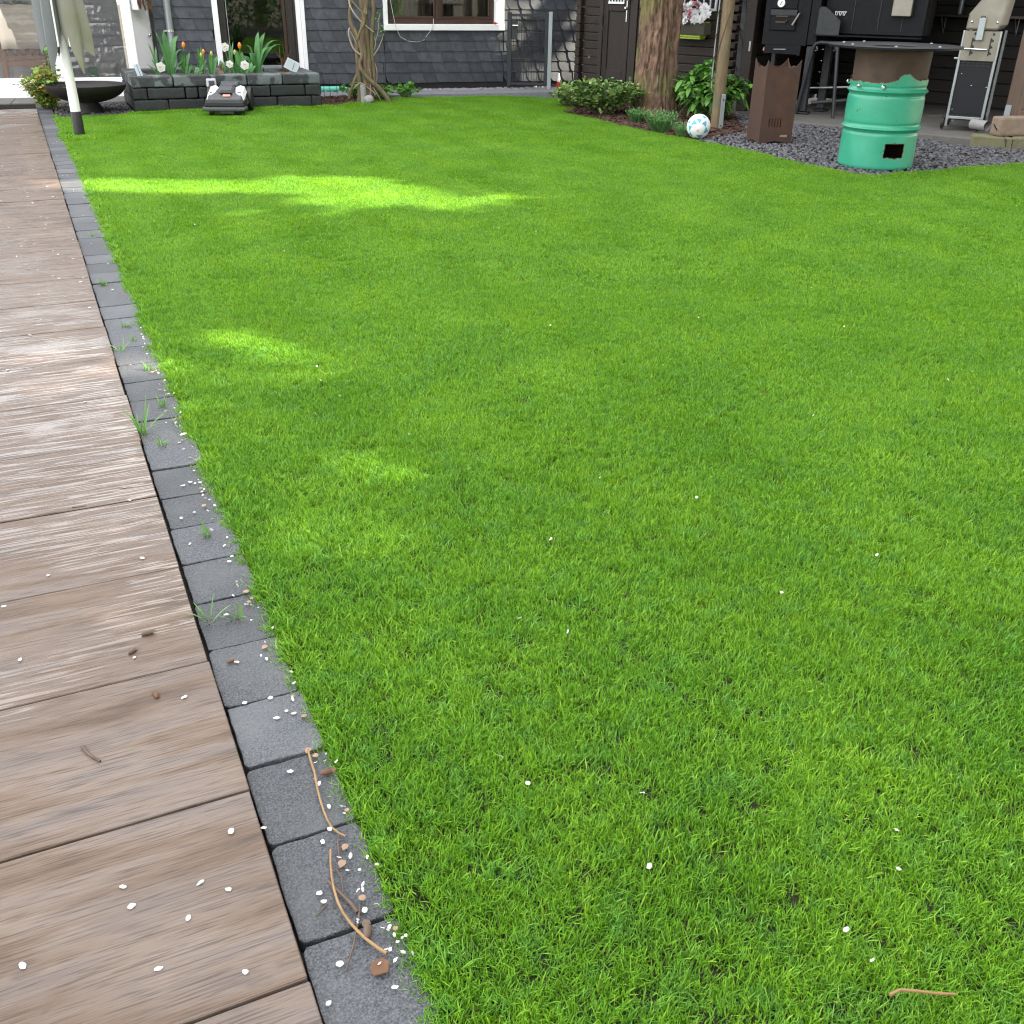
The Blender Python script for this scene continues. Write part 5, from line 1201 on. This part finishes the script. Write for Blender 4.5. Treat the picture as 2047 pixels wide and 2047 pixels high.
MB().lathe([(DR-.02,.03),(DR-.02,zr2)], 48, (0,0,0), False, False).build('inner_lining', 'rust', drum, smooth=True) if False else None
for px, py in ((1689,168),(1717,173),(1767,174)):
    a = ang_of(px, py); z = dz(py, px); r_ = DR+.012; q = Vector((r_*math.cos(a), r_*math.sin(a), z)); d = Vector((math.cos(a), math.sin(a), 0))
    MB().tube([q-d*.02, q+d*.004, q+d*.012], [.017,.017,.009], 6).build('nut', 'bright_steel', drum)
fpl = thing('fire_plate', 'wide black round fire plate resting on top of the drum', 'fire plate', (dc.x, dc.y, ztop), 0)
pr_ = (W(1920, 92, dc, math.degrees(face(dc)))[0] - W(1648, 92, dc, math.degrees(face(dc)))[0])/2
MB().lathe([(.16,.008),(.17,.002),(pr_-.02,.002),(pr_,.006),(pr_,.020),(pr_-.012,.022),(.17,.014),(.16,.008)], 96, (0,0,0), False, False).build('plate', 'smoker_black', fpl, smooth=True)
MB().lathe([(.001,-.05),(.15,-.05),(.162,.0),(.165,.012)], 40, (0,0,0), False, False).build('ash_pan', 'black', fpl, smooth=True)
bolt_me = MB().lathe([(.011,.022),(.011,.029),(.004,.031)], 8).mesh('bolt', 'zinc')
for a in (.5,1.9,2.6,3.5,4.4,5.3): link('bolt', bolt_me, fpl, ((pr_-.10)*math.cos(a), (pr_-.10)*math.sin(a), 0))

# ---------------- black smoker inside the shelter
sq = G(1600, 232); sa_ = RAD(-30); smk = thing('barbecue_smoker', 'black steel offset smoker with firebox door on tall legs in the shelter', 'smoker', sq, sa_)
def K(px, py): return W(px, py, sq, -30)
bx0, bz0 = K(1523,88)[0], K(1560,90)[1]; bx1 = K(1612,90)[0]
MB().bx(bx0, bx1, -.02, .45, bz0, 1.75).build('firebox', 'smoker_black', smk, bevel=.004)
MB().bx(bx1+.003, bx1+.10, -.012, .40, bz0+.01, 1.75).build('firebox_side', 'smoker_black', smk, bevel=.004)
dx0_, dz0_ = K(1540,60); dx1_, dz1_ = K(1596,22)
dr_ = MB().bx(dx0_, dx1_, -.042, -.0205, dz0_, dz1_).build('fire_door', 'smoker_black', smk, bevel=.006)
MB().bx(dx0_-.004, dx1_+.004, -.052, -.0425, dz1_-.045, dz1_+.012).build('frame_bar', 'dark_metal', dr_, bevel=.003)
MB().bx(dx0_+.06, dx1_-.09, -.048, -.0425, dz0_+.13, dz0_+.145).bx(dx0_+.06, dx1_-.09, -.048, -.0425, dz0_+.075, dz0_+.09).build('vent_slide', 'rust', dr_); MB().sphere((K(1575,42)[0],-.055,K(1575,42)[1]), .016, 12, 8).build('knob', 'black', dr_, smooth=True)
h0, h1 = K(1588,50), K(1602,27); MB().tube([(h1[0],-.045,h1[1]),(h1[0],-.075,h1[1]),(h0[0],-.080,h0[1])], [.008,.010,.012], 10).build('handle', 'steel', dr_, smooth=True)
MB().bx(K(1545,0)[0], K(1598,0)[0], -.036, -.0205, K(1545,17)[1], 1.4).build('upper_door', 'smoker_black', smk, bevel=.005)
tq_ = K(1565,6); th = MB(); th.lathe([(.001,0),(.036,0),(.040,.006),(.040,.018),(.034,.02),(.001,.016)], 28); th.v = [(tq_[0]+v[0], -.038-v[2], tq_[1]+v[1]) for v in th.v]; tho = th.build('thermometer', 'white_paint', smk, smooth=True)
MB().box((tq_[0], -.058, tq_[1]), (.004,.002,.045), (0,.5,0)).build('needle', 'black', tho)
a0, a1 = K(1533,88), K(1598,112); MB().plate([(a0[0],a0[1]),(a1[0]+.02,a0[1]),(a1[0]+.015,a1[1]),(a1[0]-.03,a1[1]+.012),(a0[0]+.06,a1[1]+.018),(a0[0]-.01,a1[1]+.012)], -.06, -.03).build('ash_hopper', 'smoker_black', smk, bevel=.003)
MB().tube([(K(1550,98)[0],-.065,K(1550,98)[1]),(K(1574,98)[0],-.065,K(1574,98)[1])], .005, 6).build('hopper_handle', 'zinc', smk)
# cooking chamber to the right
c0x, c1x = K(1632,70)[0], K(1842,70)[0]; cz0 = K(1700,70)[1]
MB().bx(bx1+.12, c1x, .10, .55, cz0, 1.75).build('chamber', 'smoker_black', smk, bevel=.01)
for xx in (1700, 1752, 1800): MB().bx(K(xx,40)[0], K(xx,40)[0]+.006, .092, .099, cz0+.04, 1.6).build('seam', 'dark_metal', smk)
MB().bx(c0x-.02, c1x, -.05, .12, cz0-.018, cz0-.004).build('front_tray', 'smoker_black', smk, bevel=.003)
pl0, pl1 = K(1632,70), K(1687,14); pts_ = [(pl0[0],pl0[1]),(pl1[0],pl0[1]),(pl1[0],K(1687,42)[1]),(K(1660,20)[0],K(1660,19)[1]),(K(1653,15)[0],pl1[1]),(pl0[0]+.02,pl1[1]),(pl0[0],pl1[1]-.03)]
MB().plate(pts_, -.045, -.035).build('side_panel', 'dark_metal', smk, bevel=.003)
# lettering plate (too small to read in the photo): slanted pale strokes on the chamber
sg = MB(); s0, s1 = K(1664,31), K(1688,23); n_ = 6
for i in range(n_):
    x = s0[0] + (s1[0]-s0[0])*(i+.3)/n_; wd_ = (s1[0]-s0[0])/n_
    sg.box((x, .096, (s0[1]+s1[1])/2 + .0), (.008,.003,s1[1]-s0[1]), (0,.25 if i % 2 else -.2,0)); sg.bx(x-.0, x+wd_*.8, .0945, .0975, s1[1]-.010, s1[1])
sg.build('lettering', 'grey_white', smk)
rp2 = K(1835,15); MB().bx(K(1782,20)[0], K(1822,20)[0], .02, .10, K(1800,33)[1], 1.5).build('stainless_flap', 'steel', smk, bevel=.006)
# stand: square leg, bent tube trestle
for px, d in ((1612,.0),(1630,.38)):
    x = K(px,150)[0]; MB().bx(x-.04, x+.04, d, d+.08, .05, bz0).build('leg', 'dark_metal', smk, bevel=.004); MB().bx(x-.075, x+.075, d-.035, d+.115, .03, .045).build('foot_plate', 'dark_metal', smk)
t0, t1, t2, t3 = K(1592,231), K(1632,84), K(1682,86), K(1668,241)
MB().tube([(t0[0],-.04,.03),(t1[0]-.01,-.05,t1[1]-.05),(t1[0]+.015,-.055,t1[1]-.012),(t1[0]+.06,-.06,t1[1]),(t2[0]-.05,-.10,t1[1]),(t2[0]-.01,-.11,t1[1]-.015),(t2[0],-.12,t1[1]-.06),(t3[0]+.03,-.22,.03)], .019, 10).build('trestle', 'dark_metal', smk, smooth=True)
MB().tube([(K(1620,206)[0],.04,K(1620,206)[1]),(K(1690,202)[0],.06,K(1690,202)[1])], .022, 10).build('cross_tube', 'dark_metal', smk, smooth=True)
MB().tube([(K(1592,180)[0],.30,K(1592,180)[1]),(K(1690,178)[0],.30,K(1690,178)[1])], .010, 8).build('cross_tube', 'zinc', smk, smooth=True)
x = K(1536,105)[0]; MB().bx(x-.02,x+.02,.2,.24,.03,bz0).build('leg', 'dark_metal', smk)
for px in (1636, 1672): MB().tube([(K(px,95)[0],-.07,K(px,92)[1]),(K(px,97)[0]+.01,-.075,K(px,97)[1]-.01),(K(px,97)[0]-.012,-.075,K(px,99)[1]-.01)], .004, 5).build('hook', 'zinc', smk)
tip = K(1527,97); dpb = MB().lathe([(.001,-.035),(.011,-.028),(.008,-.008),(.003,.006)], 10, (0,0,0)).build('drip_plug', 'salmon', smk, loc=(tip[0],.0,tip[1]+.01), smooth=True)
pq = G(1885, 212)
lb = MB().box((0,0,.24), (.26,.02,.48), (.12,0,0)).build('leaning_board', 'pot_grey', loc=(pq.x, pq.y, .03), rot=(0,0,FA+.2)); tag(lb, 'dark grey board leaning at the back of the shelter', 'board')

# ---------------- stainless grill cart
gq = G(1882, 264); gq2 = G(1962, 266); ca_ = RAD(-30); cart = thing('grill_cart', 'stainless steel grill cart with black back panel and wheels in shelter', 'grill cart', gq, ca_)
def C_(px, py): return W(px, py, gq, -30)
L0, L1 = C_(1893,150)[0], C_(1978,150)[0]; L0 = C_(1893,235)[0]; L1 = C_(1962,240)[0]; zb, zm, zt_ = C_(1930,236)[1], C_(1930,122)[1], C_(1945,61)[1]
for x in (L0, L1):
    MB().bx(x-.012, x+.012, -.012, .012, .06, zt_).build('frame_tube', 'zinc', cart, bevel=.003); MB().bx(x-.012, x+.012, .38, .404, .06, zt_).build('frame_tube', 'zinc', cart, bevel=.003)
MB().bx(L0+.012, L1-.012, -.010, .010, zb-.012, zb+.012).build('frame_rail', 'zinc', cart, bevel=.003)
bpn = MB(); bpn.bx(L0+.013, L1-.013, .002, .006, zb+.035, zm-.05); 
bpn.build('back_panel', 'anthracite', cart)
n_ = 6; slw = (L1-L0-.044)/n_*.72; slot_me = MB().bx(0, slw, .001, .005, -.006, .006).mesh('vent_slot', 'black')
for i in range(n_):
    x0 = L0+.022 + (L1-L0-.044)*i/n_; x1 = x0 + (L1-L0-.044)/n_*.72
    for z in (zm-.012, zm-.038, zb+.020): link('vent_slot', slot_me, cart, (x0, 0, z))
MB().bx(L0+.012, L1-.012, .0065, .010, zb+.010, zm).build('slot_backing', 'anthracite', cart)
scr_me = MB().sphere((0,0,0), .006, 8, 6).mesh('screw', 'bright_steel', smooth=True)
for fx, fz in ((.16,.78),(.50,.58),(.93,.56),(.10,.14)): link('screw', scr_me, cart, (L0+(L1-L0)*fx, .0, zb+(zm-zb)*fz))
pn = MB().bx(L0+.002, L1-.002, -.016, .004, zm+.004, zt_).build('front_panel', 'steel', cart, bevel=.004)
for fx in (.27,.78):
    x = L0+(L1-L0)*fx; o = MB().bx(x-.006, x+.006, -.0185, -.0165, zm+.05, zt_-.06)
    for i in range(4): z = zm+.07+i*.055; o.add([(x+.006,-.018,z+.02),(x+.026,-.018,z+.006),(x+.026,-.018,z-.006),(x+.006,-.018,z-.010)], [(3,2,1,0)])
    o.build('notched_slot', 'black', cart)
MB().tube([(L0+(L1-L0)*.10,-.035,zm+.108),(L0+(L1-L0)*.72,-.035,zm+.106)], .009, 10).build('bar', 'bright_steel', cart, smooth=True)
hz = zt_
up0, up1, up2 = C_(1923,35), C_(1958,-15), C_(2010,40)
MB().plate([(L0+.005,hz+.006),(L1-.03,hz+.006),(L1+.002,hz+.05),(L1+.03,hz+.42),(L0+.20,hz+.42),(L0+.01,hz+.14)], -.03, .40).build('hood_end', 'steel', cart, bevel=.012)
MB().plate([(L0+.025,hz+.022),(L1-.04,hz+.022),(L1-.016,hz+.06),(L1+.008,hz+.40),(L0+.205,hz+.40),(L0+.03,hz+.14)], -.036, -.031).build('end_plate', 'steel', cart, bevel=.004)
for fx, fz in ((.16,.075),(.86,.075)): MB().sphere((L0+(L1-L0)*fx,-.038,hz+fz), .012, 10, 8).build('rivet', 'bright_steel', cart, smooth=True)
x = L0+(L1-L0)*.45; MB().bx(x-.03, x+.03, -.06, -.045, zt_-.08, zt_+.11).build('hanging_clip', 'zinc', cart, bevel=.004)
MB().tube([(x+.02*math.cos(a),-.055,zt_+.11+.016*math.sin(a)) for a in [i*.35 for i in range(10)]], .004, 6).build('clip_ring', 'dark_metal', cart)
for x in (L0-.01, L1+.0):
    for y in (.0, .39):
        wv = MB().lathe([(.012,-.012),(.052,-.012),(.058,-.006),(.058,.006),(.052,.012),(.012,.012)], 24); wv.v = [(x + v[2]*1.0 - .02, y + v[0], .058+.03 + v[1]) for v in wv.v]; wv.build('wheel', 'black', cart, smooth=True)
MB().bx(L0+.02, L1-.02, .03, .37, .12, .14).build('lower_shelf', 'dark_metal', cart)
MB().tube([(L0-.05,.02,zm+.02),(L0-.005,.02,zm+.02)], .010, 8).build('side_hook', 'zinc', cart, smooth=True)

# ---------------- stones at the foot of the shelter wall, foot bracket, tube end
sk0, sk1 = G(1937, 293), G(2047, 297)
for i, (pa, pb, h, d, m_, lab) in enumerate(((G(1937,291), G(2020,297), .085, .20, 'stone_moss', 'flat mossy stone block at the foot of the shelter post'), (G(2022,297), G(2110,298), .085, .20, 'stone_moss', 'second mossy stone block right of the one by shelter post'))):
    a = math.atan2(pb.y-pa.y, pb.x-pa.x); L = (pb-pa).length; o = MB().bx(0, L, 0, d, -.03, h); ob = o.build('stone_block', m_, loc=pa, rot=(0,0,a), bevel=.008, seg=2); tag(ob, lab, 'stone block', 'stone blocks at the shelter wall')
pa = G(1990, 275, .085); ob = MB().bx(0,.7,.0,.14,.0,.16).build('stone_block', 'stone_beige', loc=(pa.x+.05, pa.y+.06, .087), rot=(0,0,RAD(14)), bevel=.02, seg=2); tag(ob, 'pink beige rough stone block lying on the mossy blocks', 'stone block', 'stone blocks at the shelter wall')
fq = RP; fb2 = MB().box((0,0,.20), (.055,.006,.15)).build('steel_angle', 'zinc', shel, loc=(FL-.03, -.066, .0), rot=(0,0,0)); 
tq2 = G(1968, 262, .085); tb = MB().lathe([(.045,0),(.045,.18),(.038,.18),(.038,.02)], 20, (0,0,0), False, False); tb.v = [(v[0], v[2]-.02, v[1]+.045) for v in tb.v]; tbo = tb.build('drain_pipe', 'pot_grey', loc=(tq2.x, tq2.y, .086), rot=(0,0,RAD(25)), smooth=True); tag(tbo, 'short open grey pipe end lying on the stone by post', 'pipe')
wq = [G(1985,248,.2), G(1992,262,.12), G(1992,268,.095), G(2003,270,.093), G(2009,280,.07), G(2008,293,.02)]
wq = [Vector((p.x-.0, p.y-.02, p.z)) for p in wq]; wo = MB().tube(wq, .006, 6).build('black_cable', 'black', smooth=True); tag(wo, 'black cable running over the stone blocks below the shelter post', 'cable')

# ---------------- blossom petals
pm_ = []
for s in range(5):
    r = random.Random(40+s); o = MB(); N = 10; vs = [(0,0,.0022)]
    for i in range(N): a = 2*math.pi*i/N; R_ = 1+.12*r.uniform(-1,1); vs.append((.0078*R_*math.cos(a)*(1.25 if math.cos(a) > 0 else .95), .0056*R_*math.sin(a), .0006+.0022*r.random()))
    o.add(vs, [(0,i,i % N+1) for i in range(1, N+1)]); me = o.mesh('petal', 'petal_white', smooth=True); pm_.append(me)
rp_ = random.Random(21)
def petal(p, lab, grp, s=1.0, tilt=.12):
    bb = (Vector(p) - E0).dot(GV); zone = 0 if bb < 1.3 else 1 if bb < 3.5 else 2
    lab = lab + (' nearest the viewer', ' about halfway along', ' towards the far end')[zone]; grp = grp + (', near', ', midway', ', far')[zone]
    o = link('petal', rp_.choice(pm_), None, p, (rp_.uniform(-tilt,tilt), rp_.uniform(-tilt,tilt), rp_.uniform(0,6.28)), (s*rp_.uniform(.75,1.15), s*rp_.uniform(.75,1.2), 1.0)); tag(o, lab, 'petal', grp)
LT, LPv, LG, LE = 'small white petal on the wood-look terrace tiles', 'small white petal on the dark edging pavers', 'small white petal caught in the lawn grass', 'small white petal in the seam of pavers and lawn'
for x, y in ((462,1663),(528,1656),(262,1813),(377,1835),(402,1764),(458,1779),(247,1774),(45,1931),(318,1937),(491,1944),(40,1320),(8,1213),(96,1151),(269,1315),(369,1394),(284,1116),(259,1000),(249,975),(15,740),(170,803),(60,670),(130,594),(100,583)):
    petal(G(x, y, .0115), LT, 'petals on the tiles', .75)
for i in range(85):
    bb = 3.2 + 7*rp_.random()**1.1; petal(TP(-rp_.uniform(.02,.75), bb, .0120), LT, 'petals on the tiles', rp_.uniform(.6,1.2))
for x, y in ((579,1543),(453,1229),(473,1324),(533,1317),(540,1396),(573,1422),(587,1427),(554,1436),(380,964),(390,967),(366,971),(400,965),(388,1025),(380,1087),(458,1123),(359,885),(638,1787),(648,1803),(729,1821),(645,1683),(657,2007),(790,1975)):
    petal(G(x, y, .001), LPv, 'petals on the pavers', .72)
for i in range(26): petal(TP(rp_.uniform(.03,.13), rp_.uniform(0,9), .001), LPv, 'petals on the pavers', rp_.uniform(.5,.9))
for i in range(80): petal(TP(.120+rp_.gauss(0,.014), .05+3.2*rp_.random()**1.5, rp_.uniform(.002,.008)), LE, 'petals along the lawn seam', rp_.uniform(.32,.65), .7)
for x, y in ((1001,1513),(1383,1555),(1284,1586),(1055,1566),(1298,1732),(1563,1185),(1753,1109),(1791,1660),(1796,1737),(1745,1920),(1692,1857),(1622,575),(2036,745),(1200,955),(640,760),(690,700),(1100,650)):
    p = G(x, y, .026); petal(p, LG, 'petals in the grass', .62, .9)
for i in range(38):
    yy = 1.6 + 6.5*rp_.random(); xx = rp_.uniform(-.35*yy, .5*yy)
    if inpoly(xx, yy, LAWN) and (Vector((xx,yy,0))-E0).dot(GU) > .2: petal((xx, yy, .028), LG, 'petals in the grass', rp_.uniform(.4,.65), .9)
# ---------------- twigs, husks, bits
def px_twig(name, pxs, r0, r1, z, m_, label, S=(0,0,1)):
    P3 = [G(S[0]+x/S[2], S[1]+y/S[2], z + r0) for x, y in pxs]; k = len(P3)
    o = MB().tube(P3, [r0+(r1-r0)*i/(k-1) for i in range(k)], 7).build(name, m_, smooth=True); tag(o, label, 'twig'); return o
CS = (500,1400,2.985)
px_twig('twig', [(345,295),(362,360),(385,430),(395,490),(405,540),(420,600),(440,660),(462,715),(490,760),(530,792),(570,810)], .0024, .0017, .002, 'twig_gold', 'golden twig curving along the seam of paver and grass, farther one', CS)
px_twig('twig', [(480,890),(480,970),(487,1050),(500,1125),(522,1200),(555,1268),(600,1330),(645,1380),(700,1430),(760,1475),(815,1510)], .0018, .0027, .003, 'twig_gold', 'golden twig curving over the pavers, nearer one', CS)
px_twig('twig', [(465,1075),(510,1125),(560,1170),(605,1215),(640,1265)], .0022, .0030, .001, 'twig_dark', 'dark brown twig lying under the nearer golden twig', CS)
px_twig('twig', [(655,1230),(648,1300),(635,1370),(620,1450),(595,1540),(570,1620)], .0018, .0012, .001, 'twig_dark', 'long thin dark stalk across the nearest full paver', CS)
px_twig('twig', [(523,830),(528,900),(533,975)], .0018, .0012, .001, 'twig_dark', 'short reddish twig between the two golden twigs', CS)
px_twig('twig', [(460,1215),(395,1290)], .0014, .0010, .001, 'twig_dark', 'short thin twig on the paver left of the golden twig', CS)
px_twig('twig', [(505,1000),(545,1050),(555,1150)], .0013, .0010, .001, 'twig_dark', 'thin bent twig right of the nearer golden twig', CS)
px_twig('twig', [(530,145),(560,185),(600,215),(645,240)], .0036, .0022, .010, 'twig_dark', 'short curved brown stick on the terrace tile', (0,1447,3.22))
px_twig('twig', [(985,1725),(1060,1690),(1180,1700),(1300,1715),(1450,1722)], .0025, .0020, .024, 'twig_gold', 'straight brown twig lying in the grass near the right', (1500,1500,3.532))
px_twig('twig', [(462,530),(500,527),(555,518)], .0018, .0012, .010, 'twig_dark', 'tiny reddish stalk on the wet tile', (0,850,3.22))
def husk(p, lab, s=1.0, m_='dry_brown', rz=0.0):
    o = MB().sphere((0,0,.004*s), .0095*s, 10, 8, (1.3,.6,.55)).leaf((.005*s,0,.004*s), (1,.3,.3), (0,0,1), .014*s, .007*s, .2).build('bud_husk', m_, loc=p, rot=(0,0,rz), smooth=True); tag(o, lab, 'husk')
husk(G(295,1269,.010), 'open dark bud husk on the tile, farthest of the three', 1.05, 'twig_dark', .4); husk(G(265,1305,.010), 'round dark bud husk on the tile beside a petal', .85, 'twig_dark', 1.0); husk(G(313,1392,.010), 'red brown bud husk on the tile, nearest of the three', .9, 'dry_brown', 2.1); husk(G(461,1324,0), 'small red brown bud husk on the edging paver', .7, 'dry_brown', .6)
bfk = MB().prism([(-.013,-.010),(.008,-.013),(.014,.002),(.006,.012),(-.010,.011),(-.015,.002)], .0, .003); bfo = bfk.build('bark_flake', 'dry_brown', loc=G(761,1933,.003), rot=(.15,-.1,.4), bevel=.001); tag(bfo, 'flat brown bark flake on the nearest paver joint', 'bark flake'); husk(G(653,1547,.001), 'brown curled leaf beside the farther golden twig', 1.0, 'dry_brown', .3); husk(G(735,1866,0), 'dark leaf flake beside the nearer golden twig', 1.2, 'twig_dark', 1.7)
for i in range(28):
    p = TP(.120+rp_.gauss(0,.010), .1+3.0*rp_.random()**1.4, .002); o = link('bud_scale', bs_me if i else (bs_me := MB().leaf((0,0,.002), (1,0,.2), (0,0,1), .013, .007, .3).mesh('bud_scale', 'dry_tan')), None, p, (0,0,rp_.uniform(0,6.28)), [rp_.uniform(.6,1.2)]*3); tag(o, 'tiny tan bud scale in the seam of pavers and lawn', 'bud scale', 'bud scales along the lawn seam')
# ---------------- grass tufts growing in the joints
mat('grass_tuft', (.11,.27,.05), (.16,.34,.07), .45, scale=30, trans=.3, coords='World')
def joint_tuft(p, n_, h, lab, seed, spread=1.0):
    r = random.Random(seed); t = thing('grass_tuft', lab, 'grass tuft', p, 0, 'grass tufts in the joints'); o = MB()
    for i in range(n_): a = r.uniform(0,6.28); q = r.uniform(0,spread); o.leaf((r.gauss(0,.006), r.gauss(0,.006), -.01), (math.cos(a)*q, math.sin(a)*q, 1), (math.cos(a), math.sin(a), .1), h*r.uniform(.45,1.1), .0026, .5*r.random(), 4)
    o.build('blades', 'grass_tuft', t)
tl = [((287,866),16,.16,'tall grass tuft between tile edge and pavers, largest of all'), ((240,700),6,.09,'thin grass shoot at the tile edge behind the tall tuft'), ((208,568),18,.055,'grass tuft across the paver joint far along the edge'), ((250,652),10,.05,'grass tuft on paver joint two pavers behind the shoot'), ((266,680),9,.045,'grass tuft on paver joint one paver behind the shoot'), ((297,738),10,.05,'yellowish grass tuft on the paver joint near sunlit lawn'), ((324,812),9,.06,'grass tuft on the paver joint beside the tall tuft'), ((163,660),9,.03,'small grass tuft growing in the tile joint'), ((325,890),8,.05,'low grass tuft on the dark paver before the tall tuft'), ((415,1072),7,.07,'grass tuft with thin blades on the paver joint mid-way'), ((415,1240),5,.09,'single bent grass blades at the tile edge'), ((470,1234),6,.07,'spread grass blades on the paver joint near the husk'), ((185,470),8,.045,'small tuft at the far paver joint by the lawn')]
for i, (p, n_, h, lab) in enumerate(tl): joint_tuft(G(p[0], p[1], 0), int(n_*1.5), h, lab, 300+i)

# ================================================================ trees added out of view for shade; crowns carved to let set flecks through
SPOTS = []   # (centre x, y, half length along X, half width along Y) of the sun flecks on the ground
def spot(px, py, lx, ly, w=1.0): p = G(px, py); SPOTS.append((p.x, p.y, lx, ly, w))
spot(470,318,1.6,.20,.5); spot(330,372,1.1,.18,1); spot(620,372,.80,.28,1); spot(760,395,.60,.30,1); spot(905,395,.50,.26,.75); spot(300,430,.9,.5,.25); spot(330,620,.6,1.2,.28); spot(520,1000,.35,.8,.3); spot(700,600,.9,.8,.15); spot(560,410,.6,.13,.6)
spot(250,480,.55,.22,.45); spot(300,530,.7,.16,.5); spot(400,728,.32,.17,.95); spot(350,690,.35,.14,.9); spot(120,745,.5,.10,.8); spot(620,1115,.24,.10,.6); spot(480,840,.3,.12,.35); spot(1150,560,1.0,.35,.22); spot(1850,500,1.6,.7,.2)
E_WALL = [HP(s, .0, z) for s in (.80,.95,1.15,1.3,1.45,1.6) for z in (.2,.4,.6,.8,1.0)]
def sunlit(p):
    """does a leaf at p block one of the flecks?"""
    t = p.z/SUN_DIR.z; gx, gy = p.x - SUN_DIR.x*t, p.y - SUN_DIR.y*t; best = 0.0
    for (cx, cy, lx, ly, w) in SPOTS:
        d = ((gx-cx)/(lx+.16))**2 + ((gy-cy)/(ly+.16))**2
        best = max(best, w*min(1.0, max(0.0, (1.75-d)/1.0)))
    # the slit of sun that runs along the house wall through the passage
    s = (p - FP).dot(HU); dd = (p - FP).dot(HN); tt = dd/(SUN_DIR.dot(HN)) if abs(SUN_DIR.dot(HN)) > 1e-4 else 0
    hit = p - SUN_DIR*tt; sh_ = (hit - FP).dot(HU)
    if .2 < sh_ < 2.6 and -.25 < hit.z < 1.7:
        blot = noise.noise(Vector((sh_*1.2, hit.z*3.4, 5)))
        best = max(best, 1.0 if blot > -.30 else .5)
    return best
rl_ = random.Random(55)
hedge = thing('hedge', 'clipped green hedge added unseen behind the viewer for door reflection', 'hedge', (3.2, -3.6, 0), RAD(12)); o = MB()  # unseen hedge added to give the door glass green foliage to reflect
for i in range(9): o.tube([(-5+1.2*i,0,-.05),(-5+1.2*i+.1,0,1.5)], [.03,.012], 6)
o.build('stems', 'twig_dark', hedge); o = MB()
for i in range(9000):
    p = Vector((rl_.uniform(-5.6,5.6), rl_.gauss(0,.22), rl_.uniform(.02,1.75))); o.leaf(p, (rl_.gauss(0,1), rl_.gauss(0,1), rl_.gauss(.1,.6)), (0,0,1), .12, .075, .2, 2)
stuff(o.build('foliage', 'leaf_mid', hedge))
shade = [(2.2,-7.2),(6.0,-6.4),(9.4,-5.0),(9.0,-1.6),(9.6,2.2),(9.1,5.6),(9.8,9.0),(9.4,12.3),(10.2,15.4)]  # first three stand behind the viewer, added for the door glass reflection
labs = ['left one of the unseen leafy trees added behind the viewer', 'middle one of the unseen leafy trees added behind the viewer', 'right one of the unseen leafy trees added behind the viewer', 'broad unseen shade tree nearest the viewer, added right of the garden', 'second unseen shade tree added right of the garden', 'third unseen shade tree added right of the garden', 'fourth unseen shade tree added right of the garden', 'fifth unseen shade tree added level with the shelter', 'farthest unseen shade tree added behind the shelter']
for i, (tx, ty) in enumerate(shade):
    t = thing('added_tree', labs[i], 'tree', (tx, ty, 0), 0, 'unseen trees added around the garden')
    o = MB().tube([(0,0,-.1),(.05,.02,2),(0,.05,5.5),(.1,0,10)], [.22,.17,.12,.05], 10)
    for k in range(6): a = k*1.05; o.tube([(0,0,2.2+.5*k), (1.0*math.cos(a),1.0*math.sin(a),3.2+.6*k)], [.07,.02], 6)
    o.build('trunk', 'bark', t, smooth=True)
    o = MB(); k = 0
    while k < 8800:
        a = Vector((rl_.gauss(0,1), rl_.gauss(0,1), rl_.gauss(0,1))).normalized()*rl_.uniform(.15,1)**.5
        p = Vector((a.x*1.5, a.y*2.4, 6.8+a.z*5.6)); k += 1
        if rl_.random() < sunlit(p + Vector((tx,ty,0))): continue
        o.leaf(p, (rl_.gauss(0,1), rl_.gauss(0,1), rl_.gauss(-.2,.5)), (0,0,1), .24, .16, .2, 2)
    stuff(o.build('crown', 'leaf_tree', t))
